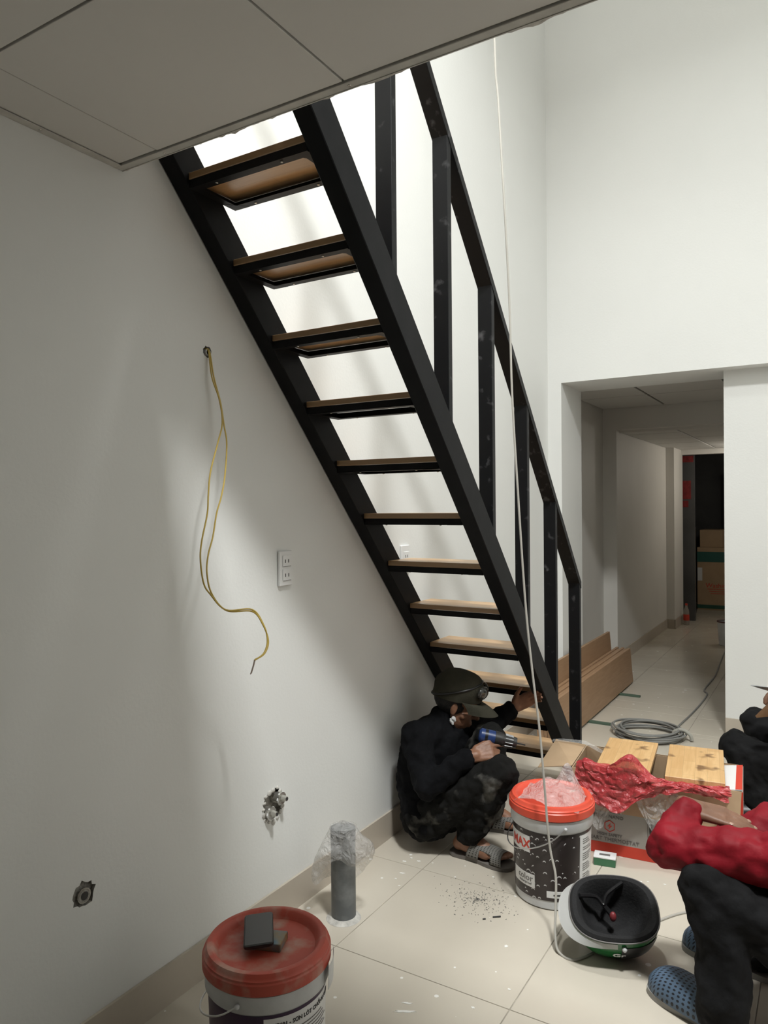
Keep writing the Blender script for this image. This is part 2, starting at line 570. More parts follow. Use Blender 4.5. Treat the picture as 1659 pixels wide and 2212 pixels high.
def droplets():
    """dark printed wrap with scattered water drops"""
    m, t, N, L, b = nt('dark_droplet_print')
    tc = N.new('ShaderNodeTexCoord')
    def layer(scale, off, r):
        mp = N.new('ShaderNodeMapping'); mp.inputs['Location'].default_value = off
        L.new(tc.outputs['Object'], mp.inputs['Vector'])
        vo = N.new('ShaderNodeTexVoronoi'); vo.inputs['Scale'].default_value = scale
        L.new(mp.outputs[0], vo.inputs['Vector'])
        return vo
    v1 = layer(44, (0, 0, 0), 0.3)
    v2 = layer(44, (0, 0, 0.0042), 0.3)
    sp = N.new('ShaderNodeSeparateColor'); L.new(v1.outputs['Color'], sp.inputs[0])
    rad = N.new('ShaderNodeMath'); rad.operation = 'MULTIPLY'; rad.inputs[1].default_value = 0.42; L.new(sp.outputs[0], rad.inputs[0])
    inn = N.new('ShaderNodeMath'); inn.operation = 'LESS_THAN'; L.new(v1.outputs['Distance'], inn.inputs[0]); L.new(rad.outputs[0], inn.inputs[1])
    out = N.new('ShaderNodeMath'); out.operation = 'GREATER_THAN'; L.new(v2.outputs['Distance'], out.inputs[0]); L.new(rad.outputs[0], out.inputs[1])
    an = N.new('ShaderNodeMath'); an.operation = 'MULTIPLY'; L.new(inn.outputs[0], an.inputs[0]); L.new(out.outputs[0], an.inputs[1])
    mx = N.new('ShaderNodeMix'); mx.data_type = 'RGBA'
    L.new(an.outputs[0], mx.inputs['Factor'])
    mx.inputs['A'].default_value = (0.035, 0.026, 0.026, 1); mx.inputs['B'].default_value = (0.6, 0.6, 0.6, 1)
    L.new(mx.outputs['Result'], b.inputs['Base Color'])
    b.inputs['Roughness'].default_value = 0.3
    return m
DROPS = droplets()
PURPLE = mat('purple_wrap', (0.045, 0.012, 0.06), 0.35, var=0.3, vscale=5)

# ------------------------------------------------------------------ the room
XL = -1.679          # left wall face
YF = 4.937           # far wall face (upper part)
XR, YB, ZT = 2.2, -2.6, 5.5
ZC = 2.388           # underside of the false ceiling
YE = 1.385           # edge of the slab / void

def struct(name, lo, hi, m):
    return obj(name, box(lo, hi), m, kind='structure')

# floor slab and its tiles
fl = struct('floor', (-2.6, YB, -0.12), (XR, 12.6, -0.0025), GROUT)
TM = {}
def tile_mesh(sx, sy):
    k = (round(sx, 3), round(sy, 3))
    if k not in TM:
        bm = box((-sx / 2, -sy / 2, -0.008), (sx / 2, sy / 2, 0), 0.0008)
        me = bpy.data.meshes.new('tile'); bm.to_mesh(me); bm.free(); me.materials.append(TILE)
        TM[k] = me
    return TM[k]
def lay(x0, x1, y0, y1):
    xs = sorted({x0, x1} | {v for v in [-1.416 + 0.61 * k for k in range(-3, 8)] if x0 < v < x1})
    ys = sorted({y0, y1} | {v for v in [1.997 + 0.603 * k for k in range(-10, 20)] if y0 < v < y1})
    g = 0.0016
    for a, b_ in zip(xs, xs[1:]):
        for c, d in zip(ys, ys[1:]):
            sx, sy = b_ - a - 2 * g, d - c - 2 * g
            if sx < 0.012 or sy < 0.012:
                continue
            o = bpy.data.objects.new('floor_tile', tile_mesh(sx, sy))
            C.objects.link(o)
            o.parent = fl
            o.location = ((a + b_) / 2, (c + d) / 2, 0.0)
lay(XL, XR, -0.6, YF)
lay(-1.585, -0.59, YF, 5.40)
lay(-1.814, 0.2, 5.40, 6.85)
lay(-1.69, -0.35, 6.85, 11.8)

# left wall with three real holes
def hole_cutter(y, z, r, seed, jag, dp=0.045):
    random.seed(seed)
    n = 22
    pts = []
    for k in range(n):
        a = 2 * PI * k / n
        rr = r * (1 + jag * random.uniform(-1, 1))
        pts.append((XL - dp, y + rr * math.cos(a), z + rr * math.sin(a)))
    return prism(pts, (0.08, 0, 0))
lw = struct('wall_left', (XL - 0.14, YB, 0), (XL, YF + 0.02, ZT), WALL)
holes = [(1.702, 1.943, 0.018, 3, 0.12, 0.045), (1.998, 0.415, 0.052, 5, 0.12, 0.022), (1.235, 0.446, 0.034, 8, 0.16, 0.014)]
bmh = bmesh.new()
for y, z, r, sd, jg, dpt in holes:
    b1 = hole_cutter(y, z, r, sd, jg, dpt)
    tmp = bpy.data.meshes.new('t'); bmesh.ops.recalc_face_normals(b1, faces=b1.faces); b1.to_mesh(tmp); b1.free(); bmh.from_mesh(tmp); bpy.data.meshes.remove(tmp)
cutter = obj('cutter', bmh, CONCRETE)
md = lw.modifiers.new('b', 'BOOLEAN'); md.operation = 'DIFFERENCE'; md.object = cutter; md.solver = 'EXACT'
dg = bpy.context.evaluated_depsgraph_get()
me = bpy.data.meshes.new_from_object(lw.evaluated_get(dg))
lw.modifiers.clear(); lw.data = me
bpy.data.objects.remove(cutter)
if len(me.materials) < 2:
    me.materials.append(CONCRETE)
for p in me.polygons:
    c = p.center
    p.material_index = 1 if (XL - 0.046 < c.x < XL - 0.0005 and abs(c.z - 2.7) < 2.65 and min(math.hypot(c.y - h[0], c.z - h[1]) for h in holes) < 0.08) else 0

struct('wall_far_stub', (XL - 0.14, YF, 0), (-1.585, 5.40, ZT), WALL)
struct('wall_far_upper', (-1.585, YF, 2.285), (XR, 5.40, ZT), WALL)
struct('wall_far_pier', (-0.59, 5.07, 0), (XR, 5.40, 2.285), WALL)
struct('wall_right', (XR, YB, 0), (XR + 0.12, 5.4, ZT), WALL)
struct('wall_back', (XL - 0.14, YB - 0.12, 0), (XR + 0.12, YB, ZT), WALL)
struct('ceiling_upper', (XL - 0.14, YB, ZT), (XR + 0.12, 5.4, ZT + 0.1), WALL)
# slab of the upper floor over the camera
struct('ceiling_slab', (XL, YB, ZC + 0.045), (XR, YE - 0.004, 2.635), PLAST)
# rooms beyond the opening
struct('wall_room_left', (-2.0, 5.40, 0), (-1.814, 6.85, 2.6), WALL2)
struct('wall_room_right', (0.2, 5.40, 0), (0.3, 6.85, 2.6), WALL2)
struct('wall_second_left', (-2.0, 6.85, 0), (-1.69, 6.97, 2.6), WALL2)
struct('wall_second_right', (-0.35, 6.85, 0), (0.3, 6.97, 2.6), WALL2)
struct('wall_second_header', (-1.69, 6.85, 2.138), (-0.35, 6.97, 2.6), WALL2)
struct('wall_corridor_left', (-1.85, 6.97, 0), (-1.69, 9.15, 2.6), WALL2)
struct('wall_corridor_pilaster', (-1.85, 9.15, 0), (-1.60, 9.72, 2.6), WALL2)
struct('wall_corridor_right', (-0.35, 6.97, 0), (-0.25, 11.9, 2.6), WALL2)
struct('wall_store_header', (-1.60, 9.62, 2.06), (-0.35, 9.72, 2.6), WALL2)
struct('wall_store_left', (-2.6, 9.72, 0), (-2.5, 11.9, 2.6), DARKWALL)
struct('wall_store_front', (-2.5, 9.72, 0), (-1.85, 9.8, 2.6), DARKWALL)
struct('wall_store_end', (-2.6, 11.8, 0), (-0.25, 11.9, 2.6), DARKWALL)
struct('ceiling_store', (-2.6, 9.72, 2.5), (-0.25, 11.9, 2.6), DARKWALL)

# false ceiling: boards with open joints, screws, edge angle
def ceiling(name, x0, x1, y0, y1, z, xj, yj, m, t=0.010, back=0.03, g=0.0028):
    s = struct(name, (x0, y0, z + t + 0.002), (x1, y1, z + t + back), JOINT)
    xs = sorted({x0, x1} | {v for v in xj if x0 + 0.02 < v < x1 - 0.02})
    ys = sorted({y0, y1} | {v for v in yj if y0 + 0.02 < v < y1 - 0.02})
    random.seed(4)
    for a, b_ in zip(xs, xs[1:]):
        for c, d in zip(ys, ys[1:]):
            dz = random.uniform(0, 0.0025)
            obj('ceiling_board', box((a + g, c + g, z + dz), (b_ - g, d - g, z + t + dz), 0.0008), m, s)
    return s
cm = ceiling('ceiling_main', XL + 0.001, XR, YB, YE - 0.027, ZC, [-1.512 + 0.592 * k for k in range(8)], [0.893 - 0.60 * k for k in range(6)], CEIL)
obj('edge_angle', box((XL + 0.002, YE - 0.026, ZC - 0.003), (XR, YE - 0.002, ZC + 0.012), 0.001), TRIM, cm)
obj('edge_angle_lip', box((XL + 0.002, YE - 0.004, ZC - 0.0045), (XR, YE - 0.001, ZC + 0.036)), TRIM, cm)
obj('wall_angle', box((XL + 0.001, YB, ZC - 0.003), (XL + 0.024, YE - 0.026, ZC - 0.0002)), TRIM, cm)
for x, y in [(-1.665, 1.125), (-1.50, YE - 0.014), (-0.915, YE - 0.014), (-0.33, YE - 0.014), (0.26, YE - 0.014)]:
    bm = bmesh.new(); ellipsoid(bm, (x, y, ZC - 0.003), 0.0048, 0.0048, 0.002, n=12)
    obj('screw', bm, BRASS, cm, True)
# ragged plaster left hanging along the slab edge
bm = bmesh.new()
n = 260
prev = None
for k in range(n + 1):
    x = XL + 0.002 + (XR - XL - 0.002) * k / n
    r = noise.noise((x * 9, 3.1, 0)) * 0.010 + noise.noise((x * 42, 1.2, 0)) * 0.006
    zb = ZC + 0.004 + max(-0.012, r)
    yy = YE + 0.012 + 0.004 * noise.noise((x * 20, 7, 0))
    cur = [bm.verts.new((x, YE, zb)), bm.verts.new((x, yy, zb + 0.001)), bm.verts.new((x, yy, 2.63)), bm.verts.new((x, YE, 2.63))]
    if prev:
        for i in range(4):
            bm.faces.new((prev[i], prev[(i + 1) % 4], cur[(i + 1) % 4], cur[i]))
    else:
        bm.faces.new(cur)
    prev = cur
bm.faces.new(list(reversed(prev)))
obj('plaster_edge', bm, PLAST, cm)
ceiling('ceiling_room', -1.814, 0.2, 5.40, 6.85, 2.33, [-1.27, -0.67, -0.07], [6.145], CEIL, g=0.009)
ceiling('ceiling_corridor', -1.69, -0.35, 6.972, 9.62, 2.118, [-1.20, -0.6], [7.25, 7.88, 8.49, 9.1], CEIL, g=0.009)
obj('lining_strip', box((-1.69, 6.966, 2.116), (-0.35, 6.9715, 2.16)), WALL2, bpy.data.objects['ceiling_corridor'])

# skirting tiles
def skirt(name, p0, p1, h, t, nrm, step, off=0.0):
    p0 = V(p0); p1 = V(p1)
    d = (p1 - p0); Ln = d.length; d.normalize(); nrm = V(nrm)
    s = obj(name, prism([p0 + nrm * 0.0005, p1 + nrm * 0.0005, p1 + nrm * (t * 0.6), p0 + nrm * (t * 0.6)], (0, 0, h - 0.003)), GROUT, kind='structure')
    a = -off
    while a < Ln:
        b_ = a + step
        u0, u1 = max(a, 0) + 0.001, min(b_, Ln) - 0.001
        if u1 - u0 > 0.01:
            bm = prism([p0 + d * u0 + nrm * 0.0008, p0 + d * u1 + nrm * 0.0008, p0 + d * u1 + nrm * t, p0 + d * u0 + nrm * t], (0, 0, h))
            obj('skirting_tile', bm, SKIRT, s)
        a = b_
    return s
skirt('baseboard_left', (XL, -0.6, 0), (XL, YF, 0), 0.117, 0.010, (1, 0, 0), 0.603, 0.0)
skirt('baseboard_pier', (-0.59, 5.07, 0), (XR, 5.07, 0), 0.114, 0.010, (0, -1, 0), 0.603, 0.2)
skirt('baseboard_corridor', (-1.69, 6.97, 0), (-1.69, 9.15, 0), 0.11, 0.010, (1, 0, 0), 0.603)
skirt('baseboard_pilaster', (-1.69, 9.15, 0), (-1.60, 9.15, 0), 0.11, 0.010, (0, -1, 0), 0.3)
skirt('baseboard_pilaster_side', (-1.60, 9.14, 0), (-1.60, 9.72, 0), 0.11, 0.010, (1, 0, 0), 0.603)

# ------------------------------------------------------------------ lamps
R0_SPREAD = {'landing': math.radians(151), 'void': math.radians(105)}
def lamp(kind, p, watts, rad, col, label):
    big = kind != 'corridor'
    t = thing('ceiling_lamp' if big else 'bulb_lamp', label, 'lamp', p)
    if big:
        h = rad / 2
        obj('housing', box((p[0] - h - 0.02, p[1] - h - 0.02, p[2] + 0.02), (p[0] + h + 0.02, p[1] + h + 0.02, ZT), 0.004), WHITE, t)
        obj('diffuser', box((p[0] - h, p[1] - h, p[2] + 0.012), (p[0] + h, p[1] + h, p[2] + 0.0198)), mat('lamp_diffuser', (1, 0.98, 0.94), 0.5, emit=6.0), t)
    else:
        obj('socket', tube([(-0.36, p[1], p[2]), (-0.50, p[1], p[2])], 0.022, 12, sm=1), WHITE, t)
        bm = bmesh.new(); ellipsoid(bm, (-0.535, p[1], p[2]), 0.04, 0.03, 0.03)
        obj('bulb', bm, mat('bulb_glow', (1, 0.95, 0.85), 0.4, emit=8.0), t, True)
    ld = bpy.data.lights.new('lamp_light', 'AREA' if big else 'POINT')
    ld.energy = watts
    ld.color = col
    if big:
        ld.shape = 'SQUARE'
        ld.size = rad
        ld.spread = R0_SPREAD[kind]
    else:
        ld.shadow_soft_size = rad
    lo = bpy.data.objects.new('lamp_light', ld)
    lo.location = p
    link(lo, t)
    return t
LBL = {'void': 'small square ceiling lamp high above the staircase', 'landing': 'large square panel lamp high above the upper landing', 'corridor': 'small bare bulb on the corridor wall'}
for k, p, wt, rd, cl in LAMPS:
    lamp(k, p, wt, rd, cl, LBL[k])

# ------------------------------------------------------------------ staircase
ST = thing('staircase', 'black steel open staircase with wooden treads and handrail along white wall', 'staircase', (-1.40, 3.70, 0))
SL = 1.086
def zb(y):          # underside line of the stringers
    return 0.654 + SL * (3.181 - y)
ang = math.atan(SL)
DP = 0.102 / math.cos(ang)      # vertical depth of a stringer
def stringer(x0, x1, ytop, zlim):
    yb = 3.181 + 0.654 / SL
    poly = [(x0, yb, 0), (x0, yb + DP / SL, 0), (x0, ytop, zb(ytop) + DP), (x0, ytop, zb(ytop))]
    bm = prism(poly, (x1 - x0, 0, 0))
    return bevel_all(bm, 0.0025)
obj('stringer', stringer(-1.677, -1.619, 1.405, 0), STEEL, ST)
obj('stringer', stringer(-1.185, -1.125, 1.405, 0), STEEL, ST)
bm = box((-0.217, 0, 0), (0.217, 0.200, 0.020), 0.0015)
tread_me = bpy.data.meshes.new('tread'); bm.to_mesh(tread_me); bm.free(); tread_me.materials.append(TREAD)
bm = bmesh.new()
fw_, ft = 0.028, 0.003
box((-0.2165, 0.002, -0.024), (0.2165, 0.002 + ft, -0.0005), bm=bm)
box((-0.2165, 0.195, -0.024), (0.2165, 0.198, -0.0005), bm=bm)
for s in (-1, 1):
    box((s * 0.2165 - (0.003 if s > 0 else 0), 0.002, -0.024), (s * 0.2165 + (0.003 if s < 0 else 0), 0.198, -0.0005), bm=bm)
box((-0.2165, 0.002, -0.0245), (0.2165, 0.002 + fw_, -0.0215), bm=bm)
box((-0.2165, 0.198 - fw_, -0.0245), (0.2165, 0.198, -0.0215), bm=bm)
for s in (-1, 1):
    box((min(s * 0.2165, s * (0.2165 - fw_)), 0.002, -0.0245), (max(s * 0.2165, s * (0.2165 - fw_)), 0.198, -0.0215), bm=bm)
for sx in (-1, 1):          # corner gussets
    for yy, sy in ((0.002, 1), (0.198, -1)):
        prism([(sx * 0.2165, yy, -0.025), (sx * 0.155, yy, -0.025), (sx * 0.2165, yy + sy * 0.062, -0.025)], (0, 0, 0.003), bm)
bmesh.ops.recalc_face_normals(bm, faces=bm.faces)
tframe_me = bpy.data.meshes.new('tread_frame'); bm.to_mesh(tframe_me); bm.free(); tframe_me.materials.append(STEEL)
bm = bmesh.new(); ellipsoid(bm, (0, 0, 0), 0.0042, 0.0042, 0.002, n=10)
screw_me = bpy.data.meshes.new('screw'); bm.to_mesh(screw_me); bm.free(); screw_me.materials.append(BRASS)
def put(name, me, loc, parent, rz=0.0):
    o = bpy.data.objects.new(name, me)
    C.objects.link(o)
    o.location = V(loc) - world_loc(parent) if parent else loc
    o.rotation_euler = (0, 0, rz)
    o.parent = parent
    return o
for n_ in range(13):  # topmost tread is unseen, added to stop lamp light at the slab gap
    y = 2.504 + (6 - n_) * 0.1865
    z = 1.406 + (n_ - 6) * 0.2025
    t_ = put('tread', tread_me, (-1.402, y, z), ST)
    f_ = put('tread_frame', tframe_me, (-1.402, y, z - 0.0005), ST)
    for q, (sx, sy) in enumerate([(-0.12, 0.016), (0.12, 0.016), (-0.12, 0.184), (0.12, 0.184)]):
        s = bpy.data.objects.new('screw', screw_me); C.objects.link(s); s.parent = f_; s.location = (sx, sy, -0.0255)
# balusters
RS = (2.705 - 1.043) / (3.787 - 2.302)
def zr(y):           # underside of the handrail
    return 2.705 + RS * (2.302 - y)
for y in (1.912, 2.287, 2.661, 3.036, 3.405, 3.782):
    last = y > 3.7
    z0 = 0.0 if last else zb(y) + DP * 0.5
    z1 = zr(y + 0.028) if not last else zr(y) + 0.01
    poly = [(-1.184, y, z0), (-1.184, y + 0.028, z0), (-1.184, y + 0.028, zr(y + 0.028) + 0.002), (-1.184, y, zr(y) + 0.002)]
    obj('baluster', bevel_all(prism(poly, (0.058, 0, 0)), 0.0015), STEELD, ST)
y0, y1 = 1.50, 3.812
tv = 0.030 / math.cos(math.atan(RS))
poly = [(-1.186, y0, zr(y0)), (-1.186, 3.782, zr(3.782)), (-1.186, 3.812, zr(3.812) + 0.004), (-1.186, 3.812, zr(3.812) + tv - 0.004), (-1.186, y0, zr(y0) + tv)]
obj('handrail', bevel_all(prism(poly, (0.062, 0, 0)), 0.0015), STEELD, ST)

# ------------------------------------------------------------------ fittings on the left wall
def socket_plate(yc, zc, hw, hh, outlets, label):
    t = thing('wall_socket', label, 'socket', (XL, yc, zc))
    obj('plate', box((XL + 0.0005, yc - hw, zc - hh), (XL + 0.011, yc + hw, zc + hh), 0.0025), WHITE, t)
    for oz in outlets:
        m_ = obj('outlet', box((XL + 0.0112, yc - hw * 0.55, zc + oz - 0.021), (XL + 0.0135, yc + hw * 0.75, zc + oz + 0.021), 0.001), WHITE, t)
        for dy in (-0.006, 0.012):
            obj('slot', box((XL + 0.0134, yc + dy - 0.0022, zc + oz - 0.006), (XL + 0.0139, yc + dy + 0.0022, zc + oz + 0.006)), PRINTD, m_)
        obj('switch_line', box((XL + 0.0134, yc - hw * 0.5, zc + oz - 0.0195), (XL + 0.0138, yc + hw * 0.7, zc + oz - 0.018)), PRINTM, m_)
socket_plate(2.068, 1.236, 0.036, 0.062, (0.026, -0.024), 'white double wall socket on the shaded wall beneath the stairs')
socket_plate(2.930, 1.215, 0.036, 0.062, (0.012,), 'white wall socket seen between the stair treads')

t = thing('wall_conduit', 'chipped wall hole with a white conduit end above the wires', 'conduit', (XL, 1.702, 1.943))
obj('pipe_end', tube([(XL - 0.044, 1.702, 1.943), (XL + 0.004, 1.702, 1.941)], 0.0105, 14, sm=1), WHITE, t)
obj('pipe_bore', tube([(XL + 0.0035, 1.702, 1.941), (XL + 0.0046, 1.702, 1.941)], 0.0075, 12, sm=1), BLACKP, t)

# the pair leaves the wall and bows further out towards its free end
wa = [(-1.673, 1.7033, 1.9467), (-1.653, 1.7026, 1.8612), (-1.638, 1.7148, 1.7827), (-1.623, 1.7143, 1.7087), (-1.613, 1.7148, 1.6506), (-1.598, 1.6889, 1.5489), (-1.588, 1.6614, 1.4847), (-1.583, 1.6364, 1.4361), (-1.573, 1.6094, 1.3674), (-1.563, 1.5796, 1.3152), (-1.553, 1.5637, 1.2627), (-1.538, 1.5678, 1.203), (-1.513, 1.6019, 1.1531), (-1.473, 1.6663, 1.1453), (-1.443, 1.6784, 1.1073), (-1.428, 1.685, 1.0591), (-1.423, 1.6622, 1.0267), (-1.423, 1.6204, 1.016)]
wb = [(-1.673, 1.6991, 1.9467), (-1.653, 1.6943, 1.8602), (-1.638, 1.7107, 1.7889), (-1.623, 1.7062, 1.7158), (-1.613, 1.6745, 1.6486), (-1.598, 1.628, 1.5609), (-1.588, 1.6079, 1.4917), (-1.583, 1.5978, 1.4361), (-1.573, 1.5642, 1.3556), (-1.563, 1.5483, 1.3035), (-1.553, 1.5501, 1.2365), (-1.538, 1.562, 1.203), (-1.513, 1.5981, 1.1559), (-1.473, 1.6663, 1.1508), (-1.443, 1.6829, 1.1037), (-1.428, 1.6806, 1.06), (-1.423, 1.6578, 1.0275), (-1.423, 1.6169, 1.0142)]
for pts, dx, lb in ((wa, 0.003, 'yellow wire of the pair from the wall, the one bowing right'), (wb, -0.003, 'yellow wire of the pair from the wall, the one bowing left')):
    P = [V((XL - 0.02, 1.702 + dx, 1.943))] + [V(p) for p in pts]
    t = thing('electric_wire', lb, 'wire', (XL + 0.01, 1.702, 1.9), 'yellow wires hanging from the wall')
    obj('insulation', tube(P, 0.0024, 8, sm=8), YELLOW, t, True)
    e = P[-1]
    obj('bare_end', tube([e, e + V((0.006, -0.014, -0.016)), e + V((0.012, -0.03, -0.032))], 0.0016, 6), COPPER, t, True)

# water valve stub in its chipped recess
vy, vz = 1.998, 0.415
t = thing('water_outlet', 'paired metal water outlets in a chipped hole low on the wall', 'water outlet', (XL, vy, vz))
for s, dz in ((-1, -0.018), (1, 0.016)):
    c = V((XL, vy + s * 0.027, vz + dz))
    o_ = obj('fitting', tube([c + V((-0.021, 0, 0)), c + V((0.020, 0, 0.002))], 0.0205, 16, sm=1), BRASS, t, True)
    obj('fitting_collar', tube([c + V((0.012, 0, 0)), c + V((0.018, 0, 0.0))], 0.0235, 6, sm=1), WHITE, o_)
    obj('plug', tube([c + V((0.0202, 0, 0.002)), c + V((0.040, 0, 0.003))], lambda q: 0.013 - 0.005 * q, 8, sm=1), BRASS, o_)
    obj('plug_bore', tube([c + V((0.0400, 0, 0.003)), c + V((0.0406, 0, 0.003))], 0.006, 8, sm=1), PRINTD, o_)
bm = bmesh.new()
random.seed(11)
for k in range(16):
    a = 2 * PI * k / 16
    r = random.uniform(0.050, 0.060)
    ellipsoid(bm, (XL + 0.001, vy + r * math.cos(a), vz + r * math.sin(a)), 0.004, random.uniform(0.006, 0.012), random.uniform(0.005, 0.010), n=8)
obj('plaster_rim', bm, PLAST, t, True)
hy, hz = 1.235, 0.446
t = thing('pipe_stub', 'small pipe stub in the rough round hole at the lower left wall', 'pipe', (XL, hy, hz))
obj('pipe', tube([(XL - 0.0138, hy + 0.004, hz - 0.006), (XL - 0.002, hy + 0.004, hz - 0.006)], 0.017, 14, sm=1), CONCRETE, t, True)
obj('pipe_bore', tube([(XL - 0.0022, hy + 0.004, hz - 0.006), (XL - 0.0008, hy + 0.004, hz - 0.006)], 0.011, 12, sm=1), PRINTD, t)
obj('thread_ring', tube([(XL - 0.006, hy + 0.004, hz - 0.006), (XL - 0.003, hy + 0.004, hz - 0.006)], 0.020, 14, sm=1), BRASS, t)

# ------------------------------------------------------------------ drain pipe wrapped in film
pc = V((-1.489, 2.15, 0))
t = thing('drain_pipe', 'grey plastic drain pipe rising from the floor beside the skirting', 'pipe', pc)
obj('pipe', lathe([(0.0, 0.317), (0.040, 0.317), (0.040, 0.320), (0.0445, 0.320), (0.0445, 0.272), (0.0435, 0.270), (0.0435, 0.0005), (0, 0.0005)], pc, 32), GREYPIPE, t, True)
obj('mortar_ring', lathe([(0.0436, 0.012), (0.050, 0.008), (0.062, 0.0006), (0.0436, 0.0006)], pc, 24), PLAST, t, True)
def bagfn(u, v):
    a = 2 * PI * u
    ca, sa = math.cos(a), math.sin(a)
    side = max(0.0, abs(ca * 0.8543 + sa * 0.5197)) ** 1.5
    low = 0.20 + 0.07 * math.sin(a + 2.2) + 0.02 * math.sin(3 * a)
    if v < 0.25:
        q = v / 0.25
        r = 0.0455 * q + 0.0008
        z = 0.327 + 0.012 * (1 - q) * (1 + 0.6 * math.sin(5 * a))
    else:
        q = (v - 0.25) / 0.75
        r = 0.0465 + (0.055 * side + 0.008) * math.sin(PI * min(1, q * 1.0) * 0.62) ** 1.2
        z = 0.325 - q * (0.325 - low + 0.035)
    nz = n3((ca * r * 10, sa * r * 10, z * 10), 1.8, 3.3)
    k = 0.25 + 0.75 * min(1, v * 2.2)
    rr = max(0.0463 if v >= 0.25 else 0.0, r + 0.011 * k * nz.x + 0.006 * n3((ca, sa, z * 12), 3.0, 8).y * k)
    if v < 0.25:
        rr = r
    return pc + V((ca * rr, sa * rr, z + 0.006 * nz.z * k))
b_ = obj('plastic_bag', sheet(bagfn, 72, 40), CLEAR, None, True)
tag(b_, 'clear thin plastic bag pulled over the grey drain pipe', 'plastic bag')

# ------------------------------------------------------------------ buckets
def bucket(cx, cy, H, rt_, rb_, lidm, label, ang0):
    c = V((cx, cy, 0))
    t = thing('paint_bucket', label, 'bucket', c)
    zc = H - 0.050      # underside of lid skirt
    rr = lambda z: rb_ + (rt_ - 0.012 - rb_) * z / H
    obj('body', lathe([(0, 0.0005), (rb_ - 0.006, 0.0005), (rb_, 0.006), (rr(zc - 0.05), zc - 0.05), (rr(zc), zc), (rr(zc) - 0.004, zc), (rb_ - 0.004, 0.01), (0, 0.01)], c, 64), BWHITE, t, True)
    obj('collar', lathe([(rr(zc - 0.048) + 0.0005, zc - 0.048), (rt_ - 0.010, zc - 0.046), (rt_ - 0.006, zc - 0.040), (rt_ - 0.006, zc - 0.002), (rr(zc) + 0.0005, zc - 0.001)], c, 64), BWHITE, t, True)
    obj('lid', lathe([(0, H - 0.020), (rt_ - 0.040, H - 0.020), (rt_ - 0.034, H - 0.012), (rt_ - 0.028, H - 0.003), (rt_ - 0.022, H), (rt_ - 0.012, H - 0.001), (rt_ - 0.008, H - 0.008), (rt_ - 0.006, H - 0.012), (rt_ - 0.003, H - 0.014), (rt_ - 0.003, H - 0.019), (rt_, H - 0.022), (rt_, H - 0.046), (rt_ - 0.003, H - 0.049), (rt_ - 0.006, H - 0.049), (rt_ - 0.006, H - 0.026), (0, H - 0.026)], c, 80), lidm, t, True)
    return t, c, rr, zc
def wrap(c, rr, z0, z1, a0, a1, m, name, parent, off=0.0008, n=24):
    """curved label panel hugging the bucket wall"""
    prof = [(rr(z0) + off, z0), (rr(z1) + off, z1), (rr(z1) + off + 0.0006, z1), (rr(z0) + off + 0.0006, z0), (rr(z0) + off, z0)]
    bm = lathe(prof, c, n, a0=a0, a1=a1)
    return obj(name, bm, m, parent, True)
def cyl(c, rr, zc_, ac, off=0.0018, tilt=0.0):
    def f(x, y, z):
        zz = zc_ + y + x * tilt
        r = rr(zz) + off + z
        a = ac + x / r
        return V((c.x + r * math.cos(a), c.y + r * math.sin(a), zz))
    return f
R_ = math.radians
# (a) far bucket, dark droplet wrap
t, c, rr, zc = bucket(-0.912, 2.69, 0.375, 0.157, 0.134, RED, 'black droplet-print paint bucket with bright red lid beside the carton', 0)
f0 = math.atan2(-c.y, -c.x)
wrap(c, rr, 0.035, zc - 0.050, f0 - R_(150), f0 + R_(100), DROPS, 'dark_wrap', t, n=80)
m1 = wrap(c, rr, 0.195, 0.255, f0 + R_(-82), f0 + R_(-33), PRINTW, 'name_panel', t, 0.0016)
lettering('MAX', 0.046, PRINTR, m1, cyl(c, rr, 0.222, f0 + R_(-52), 0.0026), 0.001)
m1 = wrap(c, rr, 0.070, 0.118, f0 + R_(-72), f0 + R_(-26), PRINTW, 'colour_panel', t, 0.0016)
lettering('color', 0.034, PRINTM, m1, cyl(c, rr, 0.101, f0 + R_(-44), 0.0026))
lettering('waterproof', 0.013, PRINTM, m1, cyl(c, rr, 0.082, f0 + R_(-44), 0.0026))
m1 = wrap(c, rr, 0.048, 0.072, f0 + R_(-8), f0 + R_(24), PRINTW, 'code_panel', t, 0.0016)
obj('code_strip', lathe([(rr(0.058) + 0.0027, 0.056), (rr(0.062) + 0.0027, 0.061), (rr(0.062) + 0.0031, 0.061), (rr(0.058) + 0.0031, 0.056), (rr(0.058) + 0.0027, 0.056)], c, 8, a0=f0 + R_(2), a1=f0 + R_(19)), PRINTD, m1)
lettering('18L', 0.024, PRINTW, t, cyl(c, rr, 0.062, f0 + R_(33), 0.002), 0.0004)
m1 = wrap(c, rr, 0.040, zc - 0.060, f0 + R_(44), f0 + R_(86), PRINTW, 'text_panel', t, 0.0016)
random.seed(2)
for k in range(26):
    z = 0.060 + k * 0.0075
    if k in (4, 9, 14, 19, 22):
        continue
    a = f0 + R_(50)
    wl = R_(random.uniform(14, 24))
    obj('text_line', lathe([(rr(z) + 0.0026, z), (rr(z) + 0.0026, z + 0.0024), (rr(z) + 0.003, z + 0.0024), (rr(z) + 0.003, z), (rr(z) + 0.0026, z)], c, 6, a0=a, a1=a + wl), PRINTM, m1)
